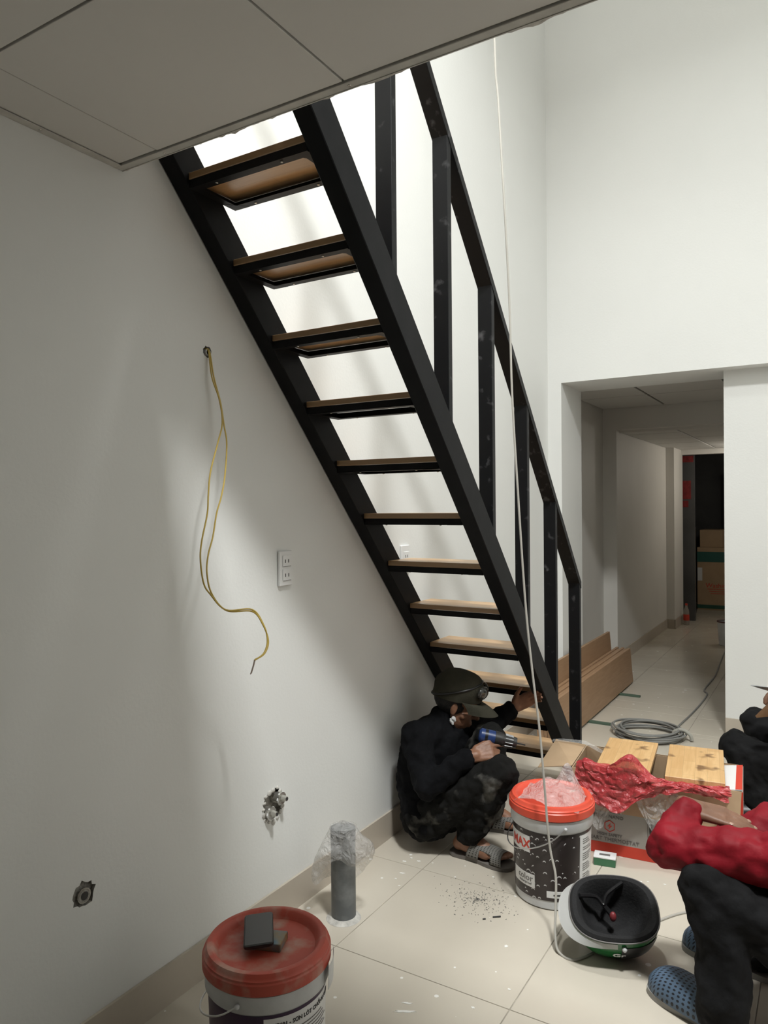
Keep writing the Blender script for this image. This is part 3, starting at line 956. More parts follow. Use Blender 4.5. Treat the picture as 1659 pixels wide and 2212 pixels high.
def bail(t, c, rr, zc, a_l, a_r, drop, r_=0.0022):
    R0 = rr(zc) + 0.014
    pl = c + V((R0 * math.cos(a_l), R0 * math.sin(a_l), zc - 0.022)); pr = c + V((R0 * math.cos(a_r), R0 * math.sin(a_r), zc - 0.022))
    pts = []
    for k in range(13):
        q = k / 12
        a = a_l + (a_r - a_l) * q
        rd = R0 + 0.006 * math.sin(PI * q)
        pts.append(c + V((rd * math.cos(a), rd * math.sin(a), zc - 0.022 - drop * math.sin(PI * q) ** 0.8)))
    obj('handle', tube(pts, r_, 8, sm=4), CHROME, t, True)
    for p in (pl, pr):
        bm = bmesh.new(); ellipsoid(bm, p, 0.006, 0.006, 0.006, n=10)
        obj('handle_pivot', bm, BWHITE, t, True)
bail(t, c, rr, zc, f0 + R_(-160), f0 + R_(18), 0.105)
# plastic sheet crumpled on its lid
def lidbag(u, v):
    x = (u - 0.5) * 2; y = (v - 0.5) * 2
    r = math.hypot(x, y)
    X = c.x + 0.012 + 0.118 * x; Y = c.y + 0.005 + 0.112 * y
    h = 0.046 * max(0.0, 1 - r * r * 0.75)
    nz = n3((X, Y, 0), 16, 1.0); n2 = n3((X, Y, 0.5), 42, 4.0)
    pk = 0.070 * math.exp(-(((x - 0.28) / 0.30) ** 2 + ((y - 0.55) / 0.22) ** 2))
    z = 0.375 - 0.018 + 0.003 + max(0.0, h + 0.028 * nz.z + 0.010 * n2.z + pk)
    return V((X + 0.014 * nz.x, Y + 0.014 * nz.y, z))
b_ = obj('plastic_bag', sheet(lidbag, 54, 54), CLEAR2, None, True)
tag(b_, 'crumpled clear plastic bag lying on the droplet-print bucket lid', 'plastic bag')
# (b) near bucket, purple wrap
t, c, rr, zc = bucket(-1.225, 1.43, 0.370, 0.160, 0.137, REDD, 'purple paint bucket with dusty red lid and phone, in the foreground', 0)
f0 = math.atan2(-c.y, -c.x)
wrap(c, rr, 0.03, zc - 0.050, f0 - R_(88), f0 + R_(100), PURPLE, 'purple_wrap', t, n=70)
m1 = wrap(c, rr, 0.05, zc - 0.058, f0 + R_(-4), f0 + R_(85), PRINTW, 'text_panel', t, 0.0016, 40)
lettering('KP601 - SƠN LÓT CHỐNG KIỀM', 0.0135, PRINTD, m1, cyl(c, rr, zc - 0.076, f0 + R_(42), 0.0026), 0.0003)
random.seed(5)
for k in range(9):
    z = zc - 0.096 - k * 0.0085
    a = f0 + R_(2)
    obj('text_line', lathe([(rr(z) + 0.0026, z), (rr(z) + 0.0026, z + 0.0026), (rr(z) + 0.003, z + 0.0026), (rr(z) + 0.003, z), (rr(z) + 0.0026, z)], c, 16, a0=a, a1=a + R_(random.uniform(40, 72))), PRINTM, m1)
bail(t, c, rr, zc, f0 + R_(-26), f0 + R_(-206), 0.085)
wrap(c, lambda z: rr(z) + 0.020, zc - 0.050, zc + 0.008, f0 + R_(62), f0 + R_(92), BWHITE, 'grip_tab', t, 0.0, 10)

# phone and card packet on that lid
zl = 0.370 - 0.020
def slab(ctr, ax, ay, lx, ly, h, rcorner, mtop, mside, parent, nm):
    ax = V(ax).normalized(); az = ax.cross(V(ay)).normalized(); ay = az.cross(ax)
    pts = []
    for sx, sy, a in ((1, 1, 0), (-1, 1, 90), (-1, -1, 180), (1, -1, 270)):
        for k in range(5):
            q = R_(a + 90 * k / 4)
            pts.append(V(ctr) + ax * (sx * (lx / 2 - rcorner) + rcorner * math.cos(q)) + ay * (sy * (ly / 2 - rcorner) + rcorner * math.sin(q)))
    bm = prism(pts, az * h)
    return obj(nm, bevel_all(bm, min(h, 0.008) * 0.3, 2), mside, parent, True), ax, ay, az
cx_, cy_ = -1.222, 1.40
o_, ax, ay, az = slab((cx_ - 0.004, cy_ + 0.034, zl + 0.0005), (0.93, 0.36, 0), (-0.36, 0.93, 0), 0.085, 0.062, 0.020, 0.003, None, mat('packet_blue', (0.10, 0.20, 0.27), 0.4, col2=(0.24, 0.16, 0.07), vscale=25), None, 'card_packet')
tag(o_, 'small blue and brown packet under the phone on the bucket lid', 'packet')
t = thing('phone', 'black smartphone lying on the dusty red bucket lid', 'phone', (cx_, cy_, zl + 0.021))
up_ = V((-0.05, -0.02, 1)).normalized()
o_, ax, ay, az = slab((cx_ - 0.034, cy_ + 0.034, zl + 0.0225), (0.72, 0.62, 0.045), (-0.62, 0.72, -0.02), 0.074, 0.152, 0.009, 0.011, None, BLACKP, t, 'case')
cc = V((cx_ - 0.034, cy_ + 0.034, zl + 0.0225)) + az * 0.0091
pts = [cc + ax * (sx * 0.033) + ay * (sy * 0.071) for sx, sy in ((-1, -1), (1, -1), (1, 1), (-1, 1))]
obj('screen', prism(pts, az * 0.0005), SCREEN, t)

# ------------------------------------------------------------------ carton of a water heater
B0 = V((-0.958, 3.089, 0))
bu = V((0.651, 0.058, 0)).normalized(); bv = V((-bu.y, bu.x, 0))
BL, BD, BH = 0.654, 0.315, 0.340
def bp(u, v, z):
    return B0 + bu * u + bv * v + V((0, 0, z))
def panel(u0, v0, z0, u1, v1, z1, m, name, parent, t=0.004, nrm=None):
    """rectangle between two opposite corners of a vertical/horizontal board, thickened along nrm"""
    pts = [bp(u0, v0, z0), bp(u1, v1, z0), bp(u1, v1, z1), bp(u0, v0, z1)] if z0 != z1 else [bp(u0, v0, z0), bp(u1, v0, z0), bp(u1, v1, z0), bp(u0, v1, z0)]
    return obj(name, prism(pts, nrm * t), m, parent)
bx = thing('carton', 'open cardboard carton of a water heater with red base stripe', 'carton', bp(BL / 2, BD / 2, 0))
fr = panel(0, 0, 0.0005, BL, 0, BH, PRINTG, 'front_panel', bx, 0.004, bv)
obj('red_stripe', prism([bp(0, 0, 0.0008), bp(BL, 0, 0.0008), bp(BL, 0, 0.047), bp(0, 0, 0.047)], bv * -0.0008), PRINTR, fr)
bk = panel(0, BD - 0.004, 0.0005, BL, BD - 0.004, BH, CARD, 'back_panel', bx, 0.004, bv)
lf = panel(0, 0.004, 0.0005, 0, BD - 0.004, BH, CARD, 'side_panel', bx, 0.004, bu)
rg = panel(BL - 0.004, 0.004, 0.0005, BL - 0.004, BD - 0.004, BH, PRINTG, 'side_panel', bx, 0.004, bu)
obj('red_stripe', prism([bp(BL, 0.002, 0.0008), bp(BL, 0.075, 0.0008), bp(BL, 0.075, BH - 0.001), bp(BL, 0.002, BH - 0.001)], bu * 0.0008), PRINTR, rg)
obj('red_stripe', prism([bp(BL - 0.030, 0, 0.047), bp(BL, 0, 0.047), bp(BL, 0, BH - 0.001), bp(BL - 0.030, 0, BH - 0.001)], bv * -0.0008), PRINTR, fr)
panel(0.004, 0.004, 0.0008, BL - 0.004, BD - 0.004, 0.0008, CARD, 'bottom_panel', bx, 0.004, V((0, 0, 1)))
# flaps
FL = 0.150
obj('flap', prism([bp(0.004, -0.004, BH + 0.003), bp(BL - 0.004, -0.004, BH + 0.003), bp(BL - 0.012, -0.030, BH - FL), bp(0.012, -0.030, BH - FL)], bv * -0.0035), CARD, bx)
obj('flap', prism([bp(0.004, BD + 0.002, BH + 0.002), bp(BL - 0.004, BD + 0.002, BH + 0.002), bp(BL - 0.01, BD + 0.075, BH - 0.12), bp(0.01, BD + 0.075, BH - 0.12)], bv * 0.0035), CARD, bx)
lfl = obj('flap', prism([bp(0.0, 0.006, BH + 0.003), bp(0.0, BD - 0.006, BH + 0.003), bp(-0.135, BD - 0.02, BH + 0.015), bp(-0.150, 0.02, BH - 0.030)], V((0, 0, 0.0035))), CARD, bx)
rfl = obj('flap', prism([bp(BL - 0.002, 0.006, BH + 0.0035), bp(BL - 0.002, BD - 0.006, BH + 0.0035), bp(BL - 0.150, BD - 0.012, BH - 0.018), bp(BL - 0.150, 0.012, BH - 0.018)], V((0, 0, 0.0035))), PRINTW, bx)
rfl['label'] = 'white folded-in end flap'
obj('red_stripe', prism([bp(BL - 0.002, 0.006, BH + 0.0072), bp(BL - 0.002, BD - 0.006, BH + 0.0072), bp(BL - 0.026, BD - 0.008, BH + 0.0036), bp(BL - 0.026, 0.008, BH + 0.0036)], V((0, 0, 0.0006))), PRINTR, rfl)
bm = bmesh.new(); ellipsoid(bm, bp(BL - 0.085, BD * 0.42, BH - 0.0045), 0.004, 0.004, 0.0015, n=10)
obj('handle_dot', bm, PRINTD, rfl)
# strip of packing tape over the left corner
def tape(u, v):
    a = bp(-0.150 + 0.30 * u, BD - 0.030 + 0.045 * (v - 0.5), 0)
    z = BH + 0.0145 + 0.010 * math.sin(PI * u) - (0.10 * max(0, u - 0.5) ** 1.2) + 0.004 * n3((u * 3, v * 2, 0), 2, 5).z
    return V((a.x, a.y, z)) + bv * (-0.10 * max(0, u - 0.45))
obj('packing_tape', sheet(tape, 20, 4), CLEAR, bx, True)
# print on the front
def fmap(uc, zc_):
    return lambda x, y, z: bp(uc + x, -0.0015 - z, zc_ + y)
lettering('ENAMELTD', 0.022, PRINTM, fr, fmap(0.150, 0.181))
lettering('DIAMOND NANO', 0.020, PRINTM, fr, fmap(0.130, 0.157))
lettering('HIGH SAFETY', 0.0165, PRINTM, fr, fmap(0.155, 0.082), 0.0003)
lettering('SMART THERMOSTAT', 0.022, PRINTM, fr, fmap(0.165, 0.062))
bm = bmesh.new()
hx = [(0.155 + 0.022 * math.cos(R_(90 + 60 * k)), 0.118 + 0.024 * math.sin(R_(90 + 60 * k))) for k in range(6)]
for (a, b_), (c_, d) in zip(hx, hx[1:] + hx[:1]):
    tube([bp(a, -0.0012, b_), bp(c_, -0.0012, d)], 0.0018, 5, bm, 1)
prism([bp(0.160, -0.0006, 0.132), bp(0.146, -0.0006, 0.116), bp(0.154, -0.0006, 0.116), bp(0.150, -0.0006, 0.103), bp(0.165, -0.0006, 0.120), bp(0.157, -0.0006, 0.120)], bv * -0.0009, bm)
obj('lightning_emblem', bm, PRINTR, fr)
# printed picture of the heater
bm = bmesh.new()
pic = [(0.305, 0.200), (0.640, 0.200), (0.640, 0.062), (0.345, 0.062), (0.318, 0.074), (0.306, 0.100)]
for (a, b_), (c_, d) in zip(pic, pic[1:] + pic[:1]):
    tube([bp(a, -0.001, b_), bp(c_, -0.001, d)], 0.0014, 5, bm, 1)
obj('heater_outline', bm, PRINTM, fr)
band = [(0.310, 0.155), (0.37, 0.150), (0.42, 0.152), (0.46, 0.170), (0.50, 0.176), (0.54, 0.165), (0.635, 0.160), (0.635, 0.088), (0.48, 0.078), (0.40, 0.098), (0.312, 0.112)]
obj('heater_band', prism([bp(a, -0.0004, b_) for a, b_ in band], bv * -0.0009), PRINTD, fr)
bm = bmesh.new()
for rr_ in (0.044, 0.034, 0.025, 0.017):
    tube([bp(0.495 + rr_ * math.cos(R_(15 * k)), -0.0016, 0.130 + rr_ * math.sin(R_(15 * k))) for k in range(25)], 0.0011, 5, bm, 1)
obj('dial_rings', bm, PRINTM, fr)

# two short boards lying across the carton
def board(c4, z, h, m, name):
    c4 = [V((x, y, 0)) for x, y in c4]
    ctr = sum(c4, V()) / 4
    d = ((c4[0] - c4[3]) + (c4[1] - c4[2])).normalized()
    a = math.atan2(d.y, d.x)
    L_ = ((c4[0] - c4[3]).length + (c4[1] - c4[2]).length) / 2
    W_ = ((c4[0] - c4[1]).length + (c4[3] - c4[2]).length) / 2
    me_bm = box((-W_ / 2, -L_ / 2, 0), (W_ / 2, L_ / 2, h), 0.0015)
    o = obj(name, me_bm, m)
    o.location = (ctr.x, ctr.y, z)
    o.rotation_euler = (0, 0, a - PI / 2)
    return o
o1 = board([(-0.898, 3.483), (-0.686, 3.496), (-0.640, 3.085), (-0.852, 3.072)], BH + 0.012, 0.020, OFFCUT, 'wooden_board')
tag(o1, 'short blond wooden board on the carton, half under the red bag', 'board', 'short boards on the carton')
o2 = board([(-0.640, 3.515), (-0.421, 3.539), (-0.365, 3.118), (-0.582, 3.092)], BH + 0.012, 0.020, OFFCUT, 'wooden_board')
tag(o2, 'short blond wooden board with dark knot beside the white flap', 'board', 'short boards on the carton')

# red bag and clear film spilling over the front edge
def redbag(u, v):
    x = 0.030 + 0.575 * u
    w_ = 0.55 + 0.45 * math.exp(-((u - 0.26) / 0.25) ** 2)
    s_ = v * (0.172 + 0.035 * math.sin(6 * u)) * w_ + 0.01
    nz = n3((u * 5, v * 3.5, 0.3), 1.6, 2.0); n2 = n3((u * 14, v * 9, 0.3), 1.6, 6.0)
    lump = 0.095 * math.exp(-((u - 0.36) / 0.105) ** 2 - ((v - 0.20) / 0.30) ** 2) + 0.045 * math.exp(-((u - 0.10) / 0.13) ** 2 - ((v - 0.3) / 0.4) ** 2)
    if s_ < 0.07:
        y = 0.022 - s_ - 0.012
        z = BH + 0.013 + lump
    else:
        y = -0.060 - 0.020 * (s_ - 0.07) / 0.2
        z = BH + 0.013 - (s_ - 0.07) * 0.85 + lump * 0.5
    y -= 0.018 * max(0, 0.5 + nz.y)
    return bp(x + 0.02 * nz.x, y - 0.010 * n2.y - 0.012, z + 0.016 * nz.z + 0.006 * n2.z)
b_ = obj('plastic_bag', sheet(redbag, 96, 48), REDBAG, None, True)
tag(b_, 'crumpled red plastic bag draped over the carton edge', 'plastic bag')
def clearbag(u, v):
    x = 0.10 + 0.36 * u
    nz = n3((u * 6, v * 3, 1.3), 1.8, 9.0); n2 = n3((u * 18, v * 8, 2.3), 1.8, 4.0)
    ln = 0.11 + 0.045 * math.sin(9 * u + 1) + 0.03 * math.sin(23 * u)
    y = -0.046 - 0.016 * v - 0.016 * abs(nz.y)
    return bp(x + 0.015 * nz.x, y - 0.008 * n2.y, BH - 0.03 - v * ln + 0.010 * nz.z)
b_ = obj('plastic_bag', sheet(clearbag, 80, 30), CLEAR, None, True)
tag(b_, 'clear plastic film hanging below the red bag on the carton', 'plastic bag')

# small green and white cigarette packet on the floor
t = thing('cigarette_box', 'tiny green box with white top on floor against the carton', 'box', (-0.805, 3.02, 0))
m_ = Matrix.Translation((-0.800, 3.015, 0)) @ Matrix.Rotation(R_(10), 4, 'Z')
obj('body', box((-0.042, -0.028, 0.0005), (0.042, 0.028, 0.030), 0.001, mtx=m_), mat('green_carton', (0.05, 0.17, 0.085), 0.5), t)
obj('lid', box((-0.043, -0.029, 0.0302), (0.043, 0.029, 0.036), 0.001, mtx=m_), PRINTW, t)
obj('lid_print', box((-0.022, -0.010, 0.0362), (0.020, 0.006, 0.0366), mtx=m_), PRINTM, t)

# ------------------------------------------------------------------ upturned helmet
HC = V((-0.615, 2.415, 0.150))
tl = R_(24)
toc = V((-HC.x, -HC.y, 0)).normalized()          # towards the viewer's side of the room
hz_ = (V((0, 0, 1)) * math.cos(tl) + toc * math.sin(tl)).normalized()   # opening direction
fx = V((-0.80, -0.30, 0.0)); fx = (fx - hz_ * fx.dot(hz_)).normalized()   # front of the helmet
fy = hz_.cross(fx)
def hp(a, r, d):
    """angle, radial factor, depth below rim"""
    sq = 1.0 / (abs(math.cos(a)) ** 2.6 + abs(math.sin(a)) ** 2.6) ** (1 / 2.6)
    return HC + fx * (0.137 * r * math.cos(a) * sq) + fy * (0.122 * r * math.sin(a) * sq) - hz_ * d
def dome(r0, depth, n=56, m=14, rim=None):
    bm = bmesh.new()
    rows = []
    for j in range(m + 1):
        q = (PI / 2) * j / m
        rr = r0 * (math.cos(q) ** 0.75)
        dd = depth * math.sin(q)
        rows.append([bm.verts.new(hp(2 * PI * k / n, rr, dd)) for k in range(n)] if j < m else [bm.verts.new(hp(0, 0, depth))])
    for A, B in zip(rows, rows[1:]):
        for k in range(n):
            if len(B) == 1:
                bm.faces.new((A[k], A[(k + 1) % n], B[0]))
            else:
                bm.faces.new((A[k], A[(k + 1) % n], B[(k + 1) % n], B[k]))
    return bm
hm = thing('helmet', 'green half-shell helmet with black padding lying upside down on floor', 'helmet', (HC.x, HC.y, 0))
sh = obj('shell', dome(1.0, 0.150), GREEN, hm, True)
# black trim panel and strap on the shell
bm = bmesh.new()
n = 14; m_ = 8
G = [[bm.verts.new(hp(R_(95 + 55 * i / n), 1.012 * (math.cos(R_(8 + 62 * j / m_)) ** 0.75), 0.151 * math.sin(R_(8 + 62 * j / m_)) + 0.001)) for j in range(m_ + 1)] for i in range(n + 1)]
for i in range(n):
    for j in range(m_):
        bm.faces.new((G[i][j], G[i + 1][j], G[i + 1][j + 1], G[i][j + 1]))
obj('black_panel', bm, BLACKP, sh, True)
rim = [hp(2 * PI * k / 64, 1.012, -0.001) for k in range(65)]
obj('rim_trim', tube(rim, 0.0022, 8, sm=1, close=False), PRINTM, hm, True)
# padding: thick ring and inner bowl
bm = bmesh.new()
prof = [(0.995, -0.004), (0.94, -0.012), (0.84, -0.010), (0.76, 0.006), (0.70, 0.045), (0.60, 0.085), (0.40, 0.112), (0.15, 0.122), (0.0, 0.123)]
rows = [[bm.verts.new(hp(2 * PI * k / 56, r, d)) for k in range(56)] if r > 0 else [bm.verts.new(hp(0, 0, d))] for r, d in prof]
for A, B in zip(rows, rows[1:]):
    for k in range(56):
        if len(B) == 1:
            bm.faces.new((A[k], A[(k + 1) % 56], B[0]))
        else:
            bm.faces.new((A[k], A[(k + 1) % 56], B[(k + 1) % 56], B[k]))
obj('padding', bm, FOAM, hm, True)
st = obj('chin_strap', tube([hp(R_(-20), 0.78, -0.008), hp(R_(-50), 0.55, 0.02), hp(R_(-60), 0.38, 0.040), hp(R_(-80), 0.55, 0.02), hp(R_(-110), 0.78, -0.008)], 0.007, 6), BLACKP, hm, True)
obj('chin_strap', tube([hp(R_(-62), 0.38, 0.045), hp(R_(-75), 0.25, 0.060), hp(R_(-90), 0.15, 0.070)], 0.008, 6), BLACKP, hm, True)
bm = bmesh.new(); ellipsoid(bm, hp(R_(-90), 0.14, 0.062), 0.011, 0.011, 0.016)
obj('strap_buckle', bm, mat('red_buckle', (0.22, 0.035, 0.04), 0.4), hm, True)
# white peak across the front, with side arm and button
bm = bmesh.new()
n = 30; m_ = 5
def pk(i, j):
    a = R_(-66 + 156 * i / n)
    w_ = math.sin(PI * i / n) ** 0.6
    q = j / m_
    out = 1.02 + 0.26 * q * w_ * max(0.06, math.cos(a))
    return hp(a, out, 0.004 + 0.016 * q + 0.006 * q * (1 - w_))
G = [[bm.verts.new(pk(i, j)) for j in range(m_ + 1)] for i in range(n + 1)]
for i in range(n):
    for j in range(m_):
        bm.faces.new((G[i][j], G[i + 1][j], G[i + 1][j + 1], G[i][j + 1]))
bmesh.ops.solidify(bm, geom=list(bm.faces), thickness=0.003)
pkk = obj('peak', bm, WHITE, hm, True)
bm = bmesh.new(); ellipsoid(bm, hp(R_(98), 1.035, 0.022), 0.008, 0.008, 0.008, n=10)
obj('peak_button', bm, BWHITE, pkk, True)
def hmap(ac, dc):
    def f(x, y, z):
        a = ac - x / 0.125 * -1
        d = dc - y
        q = math.asin(max(0, min(0.98, d / 0.150)))
        return hp(a, 1.012 * math.cos(q) ** 0.75 + z * 8, d)
    return f
lettering('Gr', 0.034, PRINTW, sh, hmap(R_(92), 0.070), 0.001)

# ------------------------------------------------------------------ cables
cab = [(-1.10, 2.62, 5.49), (-1.098, 2.62, 4.3), (-1.088, 2.62, 3.213), (-1.075, 2.62, 2.974), (-1.045, 2.6, 2.56), (-1.029, 2.6, 2.214), (-1.013, 2.58, 1.866), (-0.987, 2.56, 1.524), (-0.953, 2.54, 1.107), (-0.921, 2.52, 0.863), (-0.89, 2.5, 0.675), (-0.869, 2.48, 0.522), (-0.857, 2.47, 0.415), (-0.849, 2.46, 0.356), (-0.835, 2.45, 0.268), (-0.811, 2.43, 0.199), (-0.800, 2.395, 0.117), (-0.788, 2.352, 0.050), (-0.765, 2.325, 0.006), (-0.70, 2.33, 0.004), (-0.62, 2.53, 0.004), (-0.556, 2.635, 0.004), (-0.466, 2.778, 0.004), (-0.35, 2.86, 0.004)]
o_ = obj('hanging_cable', tube(cab, 0.0042, 8, sm=6), LCABLE, None, True)
tag(o_, 'thin grey cable hanging from above past the handrail to the helmet', 'cable')
fc = [(-0.82, 4.79, 0.02), (-0.86, 4.95, 0.008), (-0.875, 5.10, 0.006), (-0.853, 5.4, 0.006), (-0.834, 5.781, 0.006), (-0.835, 6.086, 0.006), (-0.874, 6.228, 0.006), (-0.867, 6.778, 0.006), (-0.9, 7.402, 0.006), (-0.934, 8.149, 0.006)]
t = thing('cable_coil', 'coil of dark grey cable on the floor by the doorway', 'cable', (-1.0, 4.83, 0))
random.seed(7)
for k in range(9):
    r = 0.155 + 0.045 * random.random()
    ox, oy = random.uniform(-0.02, 0.02), random.uniform(-0.02, 0.02)
    z = 0.0065 + 0.0065 * k
    ph = random.uniform(0, 6.28)
    pts = [(-1.0 + ox + r * math.cos(2 * PI * q / 20) * 1.08, 4.83 + oy + r * math.sin(2 * PI * q / 20), z + 0.005 * math.sin(2 * PI * q / 20 * 2 + ph)) for q in range(21)]
    obj('cable_turn', tube(pts, 0.006, 8, sm=3, close=False), GCABLE, t, True)
obj('cable_tail', tube(fc, 0.006, 8, sm=5), GCABLE, t, True)
obj('tie', tube([(-0.86, 4.83, 0.006), (-0.85, 4.83, 0.05), (-0.80, 4.83, 0.065), (-0.76, 4.83, 0.04), (-0.75, 4.83, 0.008)], 0.011, 8), mat('tape_tie', (0.36, 0.35, 0.31), 0.6), t, True)

# ------------------------------------------------------------------ stack of planks on battens
for k, (yb_, x0, x1, lb) in enumerate(((4.93, -1.56, -1.262, 'nearer of the thin green battens under the brown planks'), (5.76, -1.56, -1.257, 'farther of the thin green battens under the brown planks'))):
    o_ = obj('batten', box((x0, yb_ - 0.012, 0.0005), (x1, yb_ + 0.012, 0.0155), 0.001), GREENB)
    tag(o_, lb, 'batten', 'battens under the planks')
plist = [  # x offset of the foot, x offset of the head, height, far end y
    (-1.405, -1.427, 0.27, 6.19), (-1.4265, -1.4485, 0.268, 6.15), (-1.448, -1.470, 0.275, 6.17), (-1.4695, -1.4915, 0.270, 6.12), (-1.491, -1.513, 0.277, 6.16), (-1.5125, -1.548, 0.42, 6.02)]
words = ['outermost', 'second', 'third', 'fourth', 'fifth', 'tall innermost']
for k, (xa, xb, h, ye) in enumerate(plist):
    poly = [(xa, 4.28, 0.016), (xa - 0.0195, 4.28, 0.016), (xb - 0.0195, 4.28, 0.016 + h), (xb, 4.28, 0.016 + h)]
    o_ = obj('plank', bevel_all(prism(poly, (0, ye - 4.28, 0)), 0.0012), PLANK)
    tag(o_, words[k] + ' brown plank of the stack standing on edge by the doorway', 'plank', 'brown planks leaning by the doorway')

# ------------------------------------------------------------------ things at the end of the corridor
t = thing('bottle', 'plastic bottle with red label and cap by the corridor pilaster', 'bottle', (-1.535, 9.53, 0))
bc = V((-1.535, 9.53, 0))
obj('body', lathe([(0, 0.001), (0.030, 0.001), (0.034, 0.01), (0.033, 0.05), (0.034, 0.15), (0.030, 0.18), (0.016, 0.215), (0.013, 0.235), (0, 0.235)], bc, 20), film('bottle_plastic', (0.55, 0.5, 0.45), 0.6), t, True)
obj('label', lathe([(0.0345, 0.055), (0.0352, 0.058), (0.0352, 0.125), (0.0345, 0.128)], bc, 20), PRINTR, t, True)
obj('cap', lathe([(0.0, 0.258), (0.014, 0.258), (0.015, 0.236), (0.0, 0.236)], bc, 14), PRINTR, t, True)
t = thing('leaning_panel', 'dark grey panel leaning at the entry of the dark store', 'panel', (-1.66, 10.5, 0))
obj('board', prism([(-1.78, 10.25, 0.001), (-1.62, 10.62, 0.001), (-1.62, 10.62, 1.10), (-1.78, 10.25, 1.07)], (-0.02, 0.01, 0)), mat('dark_panel', (0.055, 0.058, 0.062), 0.6, var=0.3, vscale=10), t)
obj('edge_strip', box((-1.628, 10.60, 0.001), (-1.59, 10.66, 1.15)), BLACKP, t)
t = thing('appliance_carton', 'tall brown washing machine carton with green band in dark store', 'carton', (-1.25, 11.0, 0))
cb = obj('body', box((-1.63, 11.02, 0.001), (-0.95, 11.6, 0.86), 0.003), CARD, t)
obj('green_band', box((-1.631, 11.015, 0.66), (-0.949, 11.0195, 0.80)), mat('green_band', (0.03, 0.12, 0.10), 0.5), cb)
obj('green_band', box((-1.631, 11.015, 0.02), (-0.949, 11.0195, 0.07)), mat('green_base', (0.03, 0.10, 0.07), 0.5), cb)
obj('spec_label', box((-1.625, 11.013, 0.40), (-1.565, 11.0192, 0.58)), PRINTW, cb)
lettering('Washing Machine', 0.085, PRINTR, cb, lambda x, y, z: V((-1.22 + x, 11.0185 - z, 0.335 + y)))
for k in range(3):
    obj('text_line', box((-1.50 + 0.02 * k, 11.0165, 0.285 - 0.03 * k), (-1.02, 11.0192, 0.292 - 0.03 * k)), PRINTR, cb)
t = thing('appliance_carton', 'flat brown carton stacked on the washing machine carton', 'carton', (-1.25, 11.2, 0.861))
obj('body', box((-1.60, 11.06, 0.861), (-1.0, 11.55, 1.10), 0.003), CARD, t)
obj('tape_seam', box((-1.31, 11.057, 0.865), (-1.27, 11.0598, 1.095)), CARDD, t)
for k, (z0, z1, y1, lb) in enumerate(((1.98, 2.06, 10.05, 'red sign strip at the top of the store doorway'), (1.52, 1.75, 9.93, 'dark red notice sheet beside the store doorway'), (1.42, 1.50, 9.82, 'small red sticker below the red notice sheet'))):
    o_ = obj('notice', box((-1.64, 9.884, z0), (-1.53 + 0.03 * (1 - k), 9.8892, z1)), mat('notice_red', (0.30, 0.03, 0.03), 0.6, var=0.4, vscale=30))
    tag(o_, lb, 'notice')
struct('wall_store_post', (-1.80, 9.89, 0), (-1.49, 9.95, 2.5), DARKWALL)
o_ = obj('white_sheet', box((-1.24, 11.20, 1.1015), (-0.9, 11.22, 1.90), 0.002), WHITE)
tag(o_, 'pale upright sheet standing on the flat carton in the dark store', 'sheet')
t = thing('tub', 'small grey tub with dark red rim behind the doorway pier', 'tub', (-0.955, 8.35, 0))
obj('body', lathe([(0, 0.001), (0.075, 0.001), (0.09, 0.24), (0.086, 0.24), (0.072, 0.01), (0, 0.01)], (-0.955, 8.35, 0), 24), BWHITE, t, True)
obj('rim', lathe([(0.092, 0.235), (0.096, 0.24), (0.092, 0.250), (0.086, 0.245)], (-0.955, 8.35, 0), 24), mat('tub_rim', (0.10, 0.03, 0.03), 0.5), t, True)

# ------------------------------------------------------------------ people
def hand(bm, wrist, fwd, back, thumb, curl, sc_=1.0, spread=0.08, thumb_dir=None, nails=None):
    """palm with four jointed fingers and a thumb; back = back-of-hand direction, thumb = side of the thumb"""
    fwd = V(fwd).normalized(); back = V(back); back = (back - fwd * back.dot(fwd)).normalized()
    side = fwd.cross(back).normalized()
    if side.dot(V(thumb)) < 0:
        side = -side
    w_ = V(wrist)
    capsule(bm, w_ - fwd * 0.03, w_ + fwd * 0.015, 0.024 * sc_, 0.023 * sc_)
    for o_, r in ((0.026, 0.0135), (0.009, 0.0145), (-0.009, 0.0140), (-0.025, 0.0125)):
        capsule(bm, w_ + side * o_ * 0.6 * sc_, w_ + (fwd * 0.080 + side * o_) * sc_, r * sc_ * 1.05, r * sc_)
    lens = ((0.026, (0.040, 0.024, 0.020)), (0.009, (0.044, 0.028, 0.021)), (-0.009, (0.041, 0.026, 0.020)), (-0.025, (0.032, 0.020, 0.018)))
    for i, (o_, ls) in enumerate(lens):
        p = w_ + (fwd * 0.082 + side * o_) * sc_
        d = (fwd + side * (o_ * spread * 30 * 0.1)).normalized()
        a = 0.0
        c = curl[i] if isinstance(curl, (list, tuple)) else curl
        for k, l in enumerate(ls):
            a += c * (0.8, 1.0, 0.7)[k]
            dd = (d * math.cos(a) - back * math.sin(a)).normalized()
            r0 = (0.0095, 0.0085, 0.0078)[k] * sc_ * (0.9 if i == 3 else 1)
            q = p + dd * l * sc_
            capsule(bm, p, q, r0, r0 * 0.92, 10, 4)
            p = q
        if nails is not None:
            nails.append((p + back * 0.005, dd, back))
    td = V(thumb_dir) if thumb_dir is not None else (fwd * 0.75 + side * 0.65 - back * 0.25)
    td.normalize()
    p = w_ + (fwd * 0.022 + side * 0.028) * sc_
    q = p + td * 0.042 * sc_
    capsule(bm, p, q, 0.0155 * sc_, 0.0115 * sc_, 10, 4)
    td2 = (td + fwd * 0.5).normalized()
    r = q + td2 * 0.036 * sc_
    capsule(bm, q, r, 0.0108 * sc_, 0.0090 * sc_, 10, 4)
    if nails is not None:
        nails.append((r + td2 * 0.003 + back * 0.006, td2, back))

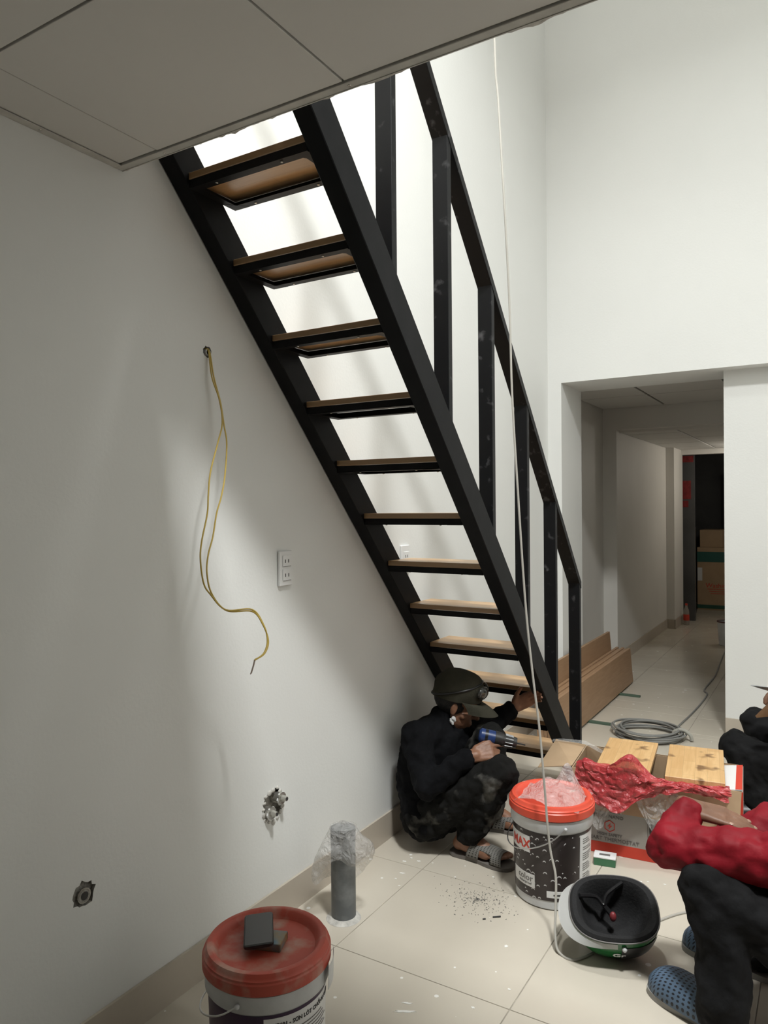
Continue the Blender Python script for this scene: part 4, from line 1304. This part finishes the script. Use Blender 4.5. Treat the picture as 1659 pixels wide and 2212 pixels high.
def head(bm, c, f, u, s=1.0):
    """head centre at eye height, facing f, up u"""
    f = V(f).normalized(); u = V(u); u = (u - f * u.dot(f)).normalized(); r = f.cross(u)
    ax = (f, r, u)
    P = lambda a, b_, c_: V(c) + (f * a + r * b_ + u * c_) * s
    ellipsoid(bm, P(-0.012, 0, 0.030), 0.098 * s, 0.076 * s, 0.092 * s, ax)
    ellipsoid(bm, P(0.022, 0, -0.045), 0.066 * s, 0.058 * s, 0.075 * s, ax)
    capsule(bm, P(0.055, 0, -0.100), P(0.030, 0, -0.085), 0.024 * s, 0.035 * s)      # chin
    for k in (-1, 1):
        capsule(bm, P(0.060, k * 0.030, -0.018), P(0.040, k * 0.050, -0.030), 0.018 * s, 0.018 * s)   # cheeks
        capsule(bm, P(0.082, k * 0.012, 0.022), P(0.070, k * 0.046, 0.020), 0.011 * s, 0.011 * s)     # brow
        ellipsoid(bm, P(-0.010, k * 0.080, -0.008), 0.017 * s, 0.008 * s, 0.030 * s, ax, 12)          # ear
        capsule(bm, P(-0.016, k * 0.086, 0.012), P(-0.020, k * 0.086, -0.012), 0.006 * s, 0.005 * s)
    capsule(bm, P(0.086, 0, 0.008), P(0.108, 0, -0.028), 0.009 * s, 0.013 * s)       # nose
    for k in (-1, 1):
        capsule(bm, P(0.098, k * 0.010, -0.031), P(0.090, k * 0.014, -0.031), 0.008 * s, 0.008 * s)
    capsule(bm, P(0.086, -0.018, -0.061), P(0.086, 0.018, -0.061), 0.008 * s, 0.008 * s)   # lips
    capsule(bm, P(0.083, -0.015, -0.072), P(0.083, 0.015, -0.072), 0.008 * s, 0.008 * s)
    return P

def eyes(P, parent, s=1.0):
    for k in (-1, 1):
        bm = bmesh.new(); ellipsoid(bm, P(0.076, k * 0.031, 0.002), 0.011 * s, 0.011 * s, 0.008 * s, n=12)
        e = obj('eye', bm, EYE, parent, True)
        bm = bmesh.new(); ellipsoid(bm, P(0.0855, k * 0.031, 0.002), 0.004 * s, 0.005 * s, 0.005 * s, n=10)
        obj('iris', bm, IRIS, e, True)

def limbs(bm, chain, extra=0.0):
    for (p0, r0), (p1, r1) in zip(chain, chain[1:]):
        capsule(bm, p0, p1, r0 + extra, r1 + extra)

def foot(bm, heel, toe, sc_=1.0):
    """bare foot with five toes, heel and toe on the ground plane"""
    h = V(heel); t_ = V(toe); d = (t_ - h).normalized(); L_ = (t_ - h).length
    s_ = V((-d.y, d.x, 0))
    z = V((0, 0, 1))
    capsule(bm, h + d * 0.03 + z * 0.034, h + d * 0.05 + z * 0.060, 0.030, 0.034)
    capsule(bm, h + d * 0.04 + z * 0.038, h + d * (L_ * 0.62) + z * 0.030 + s_ * 0.012, 0.031, 0.026)
    capsule(bm, h + d * 0.04 + z * 0.038, h + d * (L_ * 0.62) + z * 0.028 - s_ * 0.020, 0.031, 0.024)
    capsule(bm, h + d * 0.06 + z * 0.085, h + d * (L_ * 0.60) + z * 0.036, 0.030, 0.026)
    for k, (o_, ln, r) in enumerate(((0.030, 1.0, 0.0125), (0.013, 0.985, 0.0095), (-0.002, 0.955, 0.009), (-0.017, 0.92, 0.0085), (-0.031, 0.87, 0.0085))):
        capsule(bm, h + d * (L_ * 0.66) + s_ * o_ * 0.9 + z * 0.028, h + d * (L_ * ln - 0.012) + s_ * o_ + z * 0.024, r * 1.1, r, 10, 4)

def sole(heel, toe, z0, h, wide, m, parent, name='sole'):
    a = V(heel); b_ = V(toe); d = (b_ - a).normalized(); L_ = (b_ - a).length; s_ = V((-d.y, d.x, 0))
    out = []
    prof = [(0.0, 0.0), (0.02, 0.5), (0.08, 0.78), (0.20, 0.80), (0.42, 0.70), (0.62, 0.92), (0.78, 1.0), (0.90, 0.86), (0.97, 0.55), (1.0, 0.0)]
    P = smooth_path([V((x, y, 0)) for x, y in prof], 4)
    for p in P:
        out.append(a + d * (p.x * L_) + s_ * (max(0, p.y) * wide / 2) + V((0, 0, z0)))
    for p in reversed(P[1:-1]):
        out.append(a + d * (p.x * L_) - s_ * (max(0, p.y) * wide / 2) + V((0, 0, z0)))
    bm = prism(out, (0, 0, h))
    bmesh.ops.bevel(bm, geom=[e for e in bm.edges if abs((e.verts[0].co - e.verts[1].co).z) < 1e-5], offset=0.004, segments=2, affect='EDGES', profile=0.5)
    return obj(name, bm, m, parent, True)

def strap(heel, toe, s0, s1, wide, hgt, m, parent, name, closed=False, cut=None):
    """arched upper over the foot, with UVs in metres for the perforation"""
    a = V(heel); b_ = V(toe); d = (b_ - a).normalized(); L_ = (b_ - a).length; sd = V((-d.y, d.x, 0))
    nu, nv = 26, 26
    verts = []; uvs = []
    for i in range(nu + 1):
        s_ = s0 + (s1 - s0) * i / nu
        q = i / nu
        if closed:
            hh = hgt * (1 - 0.25 * q) * math.sqrt(max(0.0, 1 - max(0, (q - 0.55) / 0.45) ** 2.4)) + 0.001
            ww = wide * (0.80 + 0.2 * math.sin(PI * min(1, q / 0.7) * 0.5)) * math.sqrt(max(0.0, 1 - max(0, (q - 0.5) / 0.5) ** 2.6)) + 0.002
        else:
            hh = hgt * (1.0 - 0.42 * q)
            ww = wide * (0.86 + 0.16 * q)
        for j in range(nv + 1):
            t_ = PI * j / nv
            e = s_
            if not closed:   # slanted edges of a crossed strap
                e = s_ + 0.10 * (abs(j / nv - 0.5) * 2) ** 1.4 * (-1 if q < 0.5 else 0.4) * abs(q - 0.5) * 2
            p = a + d * (e * L_) + sd * (-math.cos(t_) * ww / 2) + V((0, 0, 0.020 + hh * max(0.0, math.sin(t_)) ** 0.7))
            verts.append(p); uvs.append((s_ * L_, t_ * (ww + 2 * hh) * 0.38))
    faces = [(i * (nv + 1) + j, (i + 1) * (nv + 1) + j, (i + 1) * (nv + 1) + j + 1, i * (nv + 1) + j + 1) for i in range(nu) for j in range(nv)]
    if cut:
        faces = [f for f in faces if not cut((f[0] // (nv + 1)) / nu, (f[0] % (nv + 1)) / nv)]
    me = me_from(name, verts, faces, m, True)
    uvl = me.uv_layers.new(name='UVMap')
    for l in me.loops:
        uvl.data[l.index].uv = uvs[l.vertex_index]
    o = bpy.data.objects.new(name, me)
    link(o, parent)
    md = o.modifiers.new('thick', 'SOLIDIFY'); md.thickness = 0.004; md.offset = 0
    return o

def clothes(name, chains, extra, m, parent, voxel=0.008, fold=0.02, fscale=0.05, sm=5, more=None):
    bm = bmesh.new()
    for ch in chains:
        limbs(bm, ch, extra)
    if more:
        more(bm)
    return fuse(name, bm, m, parent, voxel, sm, fold, fscale)

# ---- worker in black squatting under the stairs -----------------------------
hipR, hipL = V((-1.49, 2.77, 0.135)), V((-1.455, 2.97, 0.135))
knR, anR = V((-1.145, 2.765, 0.385)), V((-1.305, 2.785, 0.075))
knL, anL = V((-1.285, 2.98, 0.445)), V((-1.325, 3.085, 0.075))
shR, shL = V((-1.525, 2.755, 0.465)), V((-1.455, 3.045, 0.475))
elR, wrR = V((-1.415, 2.645, 0.315)), V((-1.275, 2.745, 0.430))
elL, wrL = V((-1.365, 3.175, 0.440)), V((-1.280, 3.225, 0.510))
pel, spn, chs = V((-1.505, 2.87, 0.150)), V((-1.540, 2.88, 0.275)), V((-1.515, 2.895, 0.40))
nck, hdc = V((-1.488, 2.935, 0.500)), V((-1.432, 2.965, 0.575))
hf = V((0.86, 0.36, -0.34)); hu = V((0.25, 0.12, 0.96))
legR = [(hipR, 0.085), (V((-1.30, 2.755, 0.28)), 0.073), (knR, 0.056), (V((-1.215, 2.775, 0.25)), 0.054), (anR, 0.040)]
legL = [(hipL, 0.085), (V((-1.36, 2.98, 0.31)), 0.073), (knL, 0.056), (V((-1.295, 3.03, 0.28)), 0.054), (anL, 0.040)]
armR = [(shR, 0.053), (elR, 0.043), (wrR, 0.027)]
armL = [(shL, 0.053), (elL, 0.043), (wrL, 0.027)]
trunk = [[(pel, 0.115), (spn, 0.120), (chs, 0.118)], [(hipR, 0.09), (spn + V((0, -0.055, 0)), 0.10), (shR + V((0.0, 0.05, -0.03)), 0.075)], [(hipL, 0.09), (spn + V((0.01, 0.06, 0)), 0.10), (shL + V((0.0, -0.05, -0.03)), 0.075)], [(shR, 0.058), (shL, 0.058)], [(chs, 0.10), (nck, 0.055)]]
bm = bmesh.new()
for ch in [legR, legL, armR, armL] + trunk:
    limbs(bm, ch, -0.006)
capsule(bm, chs, nck, 0.07, 0.050)
capsule(bm, nck, hdc + V((-0.02, -0.008, -0.05)), 0.048, 0.046)
P1 = head(bm, hdc, hf, hu, 0.94)
hand(bm, wrR + V((0.012, 0.008, 0.004)), V((0.78, 0.52, 0.18)), V((0.15, -0.80, 0.55)), V((-0.1, 0.2, 1)), [0.35, 0.95, 1.0, 1.05], 0.98, thumb_dir=V((0.62, 0.62, 0.45)))
hand(bm, wrL + V((0.01, 0.004, 0.008)), V((0.72, 0.28, 0.50)), V((-0.2, 0.9, 0.2)), V((0, 0, 1)), 0.45, 0.95)
foot(bm, (-1.372, 2.795, 0.014), (-1.115, 2.780, 0.014))
foot(bm, (-1.390, 3.075, 0.014), (-1.140, 3.120, 0.014))
pb = fuse('person', bm, SKIN, None, 0.0042, 3)
tag(pb, 'worker in black with olive cap squatting under the stairs with drill', 'person')
eyes(P1, pb, 0.94)
clothes('shirt', trunk + [armR[:2] + [(wrR + V((-0.012, -0.006, -0.012)), 0.033)], armL[:2] + [(wrL + V((-0.012, -0.004, -0.010)), 0.033)]], 0.012, SHIRT, pb, 0.008, 0.030, 0.045, 5,
        lambda b: (capsule(b, spn + V((0.015, -0.01, 0)), pel + V((0.0, -0.02, 0.01)), 0.122, 0.125), capsule(b, nck + V((-0.02, -0.008, -0.025)), nck, 0.066, 0.060)))
clothes('trousers', [legR[:-1] + [(anR + V((0.012, 0, 0.03)), 0.047)], legL[:-1] + [(anL + V((0.010, -0.02, 0.03)), 0.047)], [(hipR, 0.092), (hipL, 0.092)]], 0.012, JEANS, pb, 0.008, 0.034, 0.040, 4)
# cap: crown, peak, goggles strap
cu = V(hu).normalized(); cf = (V(hf) - cu * V(hf).dot(cu)).normalized(); cr = cf.cross(cu)
cap_c = hdc + cu * 0.040 - cf * 0.012
bm = bmesh.new()
n, m_ = 40, 12
rows = []
for j in range(m_ + 1):
    q = (PI / 2) * j / m_
    if j == m_:
        rows.append([bm.verts.new(cap_c + cu * 0.114)])
        continue
    row = []
    for k in range(n):
        a = 2 * PI * k / n
        rr_ = math.cos(q) ** 0.55 * (0.955 + 0.10 * math.sin(min(1.0, q / 0.7) * PI / 2))
        wob = 1 + 0.03 * math.sin(5 * a + j)
        row.append(bm.verts.new(cap_c + cf * (0.113 * rr_ * wob * math.cos(a)) + cr * (0.094 * rr_ * wob * math.sin(a)) + cu * (0.114 * math.sin(q) - 0.012 * (1 - math.cos(a)) * (1 - q / 1.57))))
    rows.append(row)
for A, B in zip(rows, rows[1:]):
    for k in range(n):
        if len(B) == 1:
            bm.faces.new((A[k], A[(k + 1) % n], B[0]))
        else:
            bm.faces.new((A[k], A[(k + 1) % n], B[(k + 1) % n], B[k]))
bmesh.ops.solidify(bm, geom=list(bm.faces), thickness=0.003)
cp = obj('cap', bm, CAPM, pb, True)
bm = bmesh.new()
G = []
for i in range(21):
    a = R_(-78 + 156 * i / 20)
    row = []
    for j in range(7):
        q = j / 6
        ext = 0.085 * q * math.cos(a * 0.9) ** 0.6
        row.append(bm.verts.new(cap_c + cf * (0.112 * math.cos(a) + ext) + cr * (0.093 * math.sin(a) * (1 - 0.05 * q)) + cu * (-0.004 - 0.030 * q * q - 0.014 * math.sin(a) ** 2 * q)))
    G.append(row)
for i in range(20):
    for j in range(6):
        bm.faces.new((G[i][j], G[i + 1][j], G[i + 1][j + 1], G[i][j + 1]))
bmesh.ops.solidify(bm, geom=list(bm.faces), thickness=0.003)
obj('cap_peak', bm, CAPM, cp, True)
def capr(h):
    q = math.asin(max(0.0, min(h, 0.113)) / 0.114)
    return math.cos(q) ** 0.55 * (0.955 + 0.10 * math.sin(min(1.0, q / 0.7) * PI / 2))
gl = []
for a in range(-180, 181, 15):
    h_ = 0.046 + 0.044 * math.cos(R_(a))
    gl.append(cap_c + cf * (0.1145 * capr(h_) * math.cos(R_(a))) + cr * (0.0955 * capr(h_) * math.sin(R_(a))) + cu * (h_ - 0.012 * (1 - math.cos(R_(a)))))
obj('goggle_strap', tube(gl, 0.0042, 8, sm=2, close=False), BLACKP, cp, True)
for k in (-1, 1):
    bm = bmesh.new()
    ellipsoid(bm, cap_c + cf * 0.104 + cr * (k * 0.044) + cu * 0.050, 0.016, 0.042, 0.030, (( cf * 0.9 + cr * k * 0.5).normalized(), (cr * 0.9 - cf * k * 0.5).normalized(), cu))
    obj('goggle_lens', bm, GOGGLE, cp, True)
# hair at the nape, paper mask hanging at the jaw
bm = bmesh.new(); ellipsoid(bm, P1(-0.028, 0, 0.020), 0.088, 0.080, 0.075, (V(hf).normalized(), V(hf).cross(V(hu)).normalized(), V(hu).normalized()))
obj('hair', bm, HAIR, pb, True)
bm = bmesh.new()
for k in range(9):
    random.seed(30 + k)
    ellipsoid(bm, P1(0.004 + random.uniform(-0.010, 0.012), 0.074 + random.uniform(-0.003, 0.004), -0.058 + random.uniform(-0.016, 0.012)), 0.009, 0.005, 0.010, n=8)
fuse('face_mask', bm, WHITE, pb, 0.0025, 3, 0.010, 0.012)
# sandals
for k, (h_, t_) in enumerate((((-1.385, 2.797, 0), (-1.095, 2.778, 0)), ((-1.405, 3.072, 0), (-1.120, 3.124, 0)))):
    sd = thing('sandal', ('perforated grey slide sandal on the near foot of squatting worker', 'perforated grey slide sandal on the far foot of squatting worker')[k], 'sandal', h_, 'grey slide sandals')
    sole(h_, t_, 0.0005, 0.014, 0.100, SOLE, sd)
    strap(h_, t_, 0.42, 0.84, 0.098, 0.062, STRAP, sd, 'strap', cut=lambda q, r: (q < 0.62 and (r < 0.16 or r > 0.84) and q > 0.30))
# cordless drill in his right hand
D0 = V((-1.185, 2.855, 0.487)); dd = V((0.88, 0.42, -0.20)).normalized(); _, da, db = basis(dd)
dr = thing('cordless_drill', 'blue and grey cordless drill in the hand of squatting worker', 'drill', D0)
obj('motor_housing', tube([D0 - dd * 0.088, D0 - dd * 0.080, D0 - dd * 0.06, D0 - dd * 0.022], lambda q: 0.020 + 0.009 * min(1, q * 3), 18, sm=1), DRILLB, dr, True)
obj('gear_case', tube([D0 - dd * 0.0215, D0 - dd * 0.012, D0 + dd * 0.004, D0 + dd * 0.010], lambda q: 0.031 - 0.003 * q, 18, sm=1), DRILLG, dr, True)
obj('vent_band', tube([D0 - dd * 0.064, D0 - dd * 0.052], 0.0298, 18, sm=1), BLACKP, dr, True)
ck = obj('chuck', tube([D0 + dd * 0.0105, D0 + dd * 0.02, D0 + dd * 0.055, D0 + dd * 0.068], lambda q: 0.027 - 0.006 * q, 16, sm=1), DRILLG, dr, True)
for k in range(10):
    a = 2 * PI * k / 10
    obj('chuck_rib', tube([D0 + dd * 0.02 + (da * math.cos(a) + db * math.sin(a)) * 0.0255, D0 + dd * 0.052 + (da * math.cos(a) + db * math.sin(a)) * 0.0235], 0.003, 6, sm=1), SILVER, ck)
obj('bit', tube([D0 + dd * 0.0685, D0 + dd * 0.105], 0.0028, 8, sm=1), DRILLG, dr, True)
gd = V((-0.18, -0.16, -1)).normalized()
g0 = D0 - dd * 0.05 + gd * 0.024
obj('grip', tube([g0, g0 + gd * 0.05, g0 + gd * 0.105], 0.0165, 12), DRILLB, dr, True)
obj('battery', box((-0.036, -0.024, -0.020), (0.036, 0.024, 0.018), 0.004, mtx=Matrix.Translation(g0 + gd * 0.125) @ Matrix.Rotation(math.atan2(dd.y, dd.x), 4, 'Z')), DRILLG, dr)
obj('trigger', box((-0.006, -0.006, -0.012), (0.006, 0.006, 0.012), 0.002, mtx=Matrix.Translation(g0 + gd * 0.018 + dd * 0.020)), BLACKP, dr)

# ---- worker in the red jacket, right edge -----------------------------------
def squatter(label, J, jacket, trousers, skin, jfold, rot_head, shoe):
    legs = [[(J['hip' + s], 0.090), ((J['hip' + s] + J['kn' + s]) / 2, 0.078), (J['kn' + s], 0.060), ((J['kn' + s] + J['an' + s]) / 2 + V((0.02, 0, 0)), 0.056), (J['an' + s], 0.042)] for s in 'RL']
    arms = [[(J['sh' + s], 0.058), (J['el' + s], 0.046), (J['wr' + s], 0.029)] for s in 'RL']
    mid = (J['hipR'] + J['hipL']) / 2
    shm = (J['shR'] + J['shL']) / 2
    spn_ = (mid + shm) / 2 + V((0.05, 0, -0.01))
    chs_ = shm + V((0.01, 0, -0.07))
    trunk_ = [[(mid, 0.12), (spn_, 0.125), (chs_, 0.12)], [(J['hipR'], 0.09), (spn_ + (J['shR'] - shm) * 0.45, 0.10), (J['shR'] + V((0.01, 0, -0.03)) + (shm - J['shR']) * 0.3, 0.08)], [(J['hipL'], 0.09), (spn_ + (J['shL'] - shm) * 0.45, 0.10), (J['shL'] + V((0.01, 0, -0.03)) + (shm - J['shL']) * 0.3, 0.08)], [(J['shR'], 0.06), (J['shL'], 0.06)]]
    nk = shm + V((-0.035, 0, 0.085)); hd = J['head']
    bm = bmesh.new()
    for ch in legs + arms + trunk_:
        limbs(bm, ch, -0.006)
    capsule(bm, chs_, nk, 0.07, 0.052)
    capsule(bm, nk, hd + V((0.01, 0, -0.05)), 0.05, 0.048)
    PP = head(bm, hd, rot_head[0], rot_head[1], 0.97)
    nails = []
    for s in 'RL':
        hnd = J['hand' + s]
        hand(bm, J['wr' + s] + V(hnd[0]).normalized() * 0.012, hnd[0], hnd[1], hnd[2], hnd[3], 1.02, thumb_dir=hnd[4] if len(hnd) > 4 else None, nails=nails)
    for s in 'RL':
        foot(bm, J['heel' + s], J['toe' + s])
    b = fuse('person', bm, skin, None, 0.0045, 3)
    tag(b, label, 'person')
    eyes(PP, b, 0.97)
    for p, d_, bk_ in nails:
        nb = bmesh.new(); _, a1, _b = basis(d_)
        ellipsoid(nb, p, 0.0075, 0.0058, 0.0022, (d_, d_.cross(bk_).normalized(), (bk_ - d_ * bk_.dot(d_)).normalized()), 10)
        obj('fingernail', nb, NAIL, b, True)
    cuffs = [[a[0], a[1], (a[2][0] + (a[1][0] - a[2][0]) * 0.24, 0.031)] for a in arms]
    clothes('jacket', trunk_ + cuffs, J.get('puff', 0.016), jacket, b, 0.008, jfold, 0.06, 5, lambda q: (capsule(q, spn_ + V((0.02, 0, 0)), mid + V((0.045, 0, -0.005)), 0.150, 0.155), capsule(q, nk + V((0.02, 0, -0.03)), nk + V((0.005, 0, 0.0)), 0.07, 0.064)))
    clothes('trousers', [l[:-1] + [(l[-1][0] + V((0.0, 0, -0.012)), 0.056)] for l in legs] + [[(J['hipR'] + V((-0.02, 0, 0)), 0.085), (J['hipL'] + V((-0.02, 0, 0)), 0.085)]], 0.014, trousers, b, 0.008, 0.030, 0.06, 5)
    fa = [V(rot_head[0]).normalized()]; ua = V(rot_head[1]).normalized(); ra = fa[0].cross(ua).normalized()
    hb = bmesh.new()
    ellipsoid(hb, PP(-0.024, 0, 0.050), 0.100, 0.084, 0.090, (fa[0], ra, ra.cross(fa[0])))
    ellipsoid(hb, PP(-0.048, 0, 0.000), 0.068, 0.080, 0.075, (fa[0], ra, ra.cross(fa[0])))
    fuse('hair', hb, HAIR, b, 0.008, 2, 0.012, 0.02)
    return b, PP

J = dict(hipR=V((0.06, 2.54, 0.185)), hipL=V((0.04, 2.30, 0.185)), knR=V((-0.27, 2.56, 0.375)), knL=V((-0.312, 2.235, 0.385)),
         anR=V((-0.205, 2.55, 0.085)), anL=V((-0.265, 2.190, 0.085)), shR=V((0.02, 2.60, 0.535)), shL=V((-0.085, 2.275, 0.485)),
         elR=V((-0.250, 2.510, 0.420)), elL=V((-0.410, 2.275, 0.452)), wrR=V((-0.30, 2.36, 0.440)), wrL=V((-0.378, 2.385, 0.540)),
         head=V((-0.015, 2.46, 0.760)), heelR=V((-0.16, 2.54, 0.016)), toeR=V((-0.415, 2.59, 0.016)), heelL=V((-0.225, 2.185, 0.016)), toeL=V((-0.455, 2.305, 0.016)), puff=0.019)
J['handL'] = (V((0.94, 0.12, -0.17)), V((0.10, -0.30, 0.95)), V((0.2, -1, 0.3)), 0.14, V((0.95, -0.20, -0.05)))
J['handR'] = (V((0.3, -0.6, 0.1)), V((-0.2, 0.0, 1)), V((1, 0, 0)), 0.9)
rb, PP = squatter('worker in crimson jacket squatting at the right with arms on knees', J, JACKET, BLACKT, SKIN2, 0.040, (V((-0.96, 0.25, -0.1)), V((-0.1, 0, 1))), None)
for k, (h_, t_) in enumerate((((-0.205, 2.172, 0), (-0.478, 2.322, 0)), ((-0.145, 2.537, 0), (-0.435, 2.594, 0)))):
    sd = thing('clog', ('blue perforated rubber clog on the near foot of red-jacket worker', 'blue perforated rubber clog on the far foot of red-jacket worker')[k], 'clog', h_, 'blue clogs')
    sole(h_, t_, 0.0005, 0.018, 0.118, SOLE2, sd)
    strap(h_, t_, 0.30, 0.99, 0.120, 0.080, CLOG, sd, 'upper', closed=True)

# ---- third worker behind the carton -----------------------------------------
J = dict(hipR=V((0.03, 3.98, 0.185)), hipL=V((0.01, 3.74, 0.185)), knR=V((-0.33, 4.02, 0.385)), knL=V((-0.395, 3.76, 0.330)),
         anR=V((-0.21, 4.0, 0.085)), anL=V((-0.275, 3.73, 0.085)), shR=V((0.02, 4.04, 0.575)), shL=V((0.00, 3.70, 0.565)),
         elR=V((-0.16, 4.02, 0.45)), elL=V((-0.13, 3.62, 0.455)), wrR=V((-0.14, 3.80, 0.555)), wrL=V((-0.10, 3.68, 0.520)),
         head=V((0.02, 3.87, 0.800)), heelR=V((-0.16, 4.0, 0.016)), toeR=V((-0.415, 4.03, 0.016)), heelL=V((-0.225, 3.73, 0.016)), toeL=V((-0.475, 3.70, 0.016)))
J['handL'] = (V((-0.55, 0.15, 0.55)), V((0.3, -0.9, 0.2)), V((-0.3, 0.2, 1)), 0.75)
J['handR'] = (V((-0.65, -0.25, 0.35)), V((0.0, 0.3, 0.9)), V((0.1, -1, 0.3)), 0.75)
tb, PP = squatter('worker in black trousers squatting behind the carton, cut by the frame', J, mat('grey_shirt', (0.06, 0.062, 0.07), 0.85, var=0.3, bump=0.25, bscale=40), BLACKT, SKIN2, 0.030, (V((-0.95, -0.1, -0.3)), V((-0.3, 0, 1))), None)
for k, (h_, t_) in enumerate((((-0.205, 3.732, 0), (-0.490, 3.697, 0)), ((-0.14, 4.0, 0), (-0.43, 4.034, 0)))):
    sd = thing('shoe', ('black rubber shoe of the worker behind carton, the nearer one', 'black rubber shoe of the worker behind carton, the farther one')[k], 'shoe', h_, 'black rubber shoes')
    sole(h_, t_, 0.0005, 0.016, 0.108, BLACKP, sd)
    strap(h_, t_, 0.12, 0.985, 0.104, 0.085, BLACKP, sd, 'upper', closed=True)
# what he holds: a short board and a trowel
o_ = obj('wooden_piece', prism([(-0.300, 3.60, 0.525), (-0.245, 3.55, 0.600), (-0.085, 3.62, 0.615), (-0.140, 3.68, 0.545)], V((0.004, 0.014, -0.012))), PLANK)
tag(o_, 'brown wooden offcut held by the worker behind the carton', 'board')
t = thing('trowel', 'steel trowel blade held above the wooden offcut at frame edge', 'trowel', (-0.20, 3.72, 0.66))
obj('blade', prism([(-0.318, 3.60, 0.655), (-0.19, 3.56, 0.665), (-0.14, 3.66, 0.632), (-0.20, 3.70, 0.605)], V((0.001, 0.002, 0.003))), SILVER, t)
obj('handle', tube([(-0.175, 3.655, 0.640), (-0.14, 3.70, 0.66), (-0.10, 3.75, 0.635), (-0.03, 3.80, 0.61)], 0.012, 10), PLANK, t, True)

# ------------------------------------------------------------------ dust and splashes on the floor
random.seed(21)
bm = bmesh.new()
for k in range(420):
    a = random.uniform(0, 2 * PI); r = abs(random.gauss(0, 0.07))
    x = -1.13 + r * math.cos(a) * 1.3; y = 2.50 + r * math.sin(a)
    s_ = random.uniform(0.0008, 0.0032)
    v0 = [bm.verts.new((x + s_ * random.uniform(-1.6, 1.6), y + s_ * random.uniform(-1.6, 1.6), 0.0006)) for _ in range(3)]
    tp = bm.verts.new((x, y, 0.0006 + s_ * 0.8))
    bm.faces.new(v0)
    for i in range(3):
        bm.faces.new((v0[i], v0[(i + 1) % 3], tp))
o_ = obj('drill_dust', bm, mat('grey_dust', (0.16, 0.155, 0.145), 0.95), None, False, 'stuff')
tag(o_, 'patch of grey drilling dust on the floor before the squatting worker', 'dust')
bm = bmesh.new()
def splash(cx, cy, rx, ry, seed, ang=0.0):
    random.seed(seed)
    n = 18
    ring = []
    for k in range(n):
        a = 2 * PI * k / n
        q = random.uniform(0.55, 1.15)
        x, y = rx * q * math.cos(a), ry * q * math.sin(a)
        ring.append((cx + x * math.cos(ang) - y * math.sin(ang), cy + x * math.sin(ang) + y * math.cos(ang), 0.0004))
    prism(ring, (0, 0, 0.0007), bm)
for q in [(-1.062, 1.835, 0.034, 0.006, 1, 0.5), (-1.075, 1.87, 0.016, 0.004, 2, 0.4), (-1.51, 2.62, 0.010, 0.006, 3), (-1.50, 2.66, 0.007, 0.005, 4), (-1.46, 2.65, 0.008, 0.006, 5), (-1.47, 2.53, 0.012, 0.005, 6, 0.3), (-1.47, 2.48, 0.006, 0.005, 7), (-1.43, 2.44, 0.006, 0.004, 8), (-0.93, 2.28, 0.008, 0.008, 9), (-0.70, 1.93, 0.008, 0.006, 10), (-0.90, 1.95, 0.006, 0.005, 11), (-0.84, 2.08, 0.005, 0.005, 12), (-0.62, 2.95, 0.006, 0.004, 13), (-0.56, 2.96, 0.006, 0.004, 14), (-0.78, 4.55, 0.02, 0.008, 15), (-0.62, 4.45, 0.03, 0.007, 16), (-0.95, 4.42, 0.02, 0.006, 17)]:
    splash(*q)
o_ = obj('plaster_splashes', bm, mat('white_plaster_drops', (0.82, 0.81, 0.77), 0.7), None, False, 'stuff')
tag(o_, 'scattered white plaster drops dried on the floor tiles', 'plaster')
for k, (p0, p1, lb) in enumerate((((-1.035, 2.415, 0.003), (-1.012, 2.432, 0.004), 'thin dark splinter on the floor left of the droplet-print bucket'), ((-1.060, 2.385, 0.003), (-1.052, 2.392, 0.003), 'tiny dark chip on the floor beside the thin splinter'))):
    o_ = obj('wood_splinter', tube([p0, p1], 0.0024, 5, sm=1), PRINTD)
    tag(o_, lb, 'splinter')
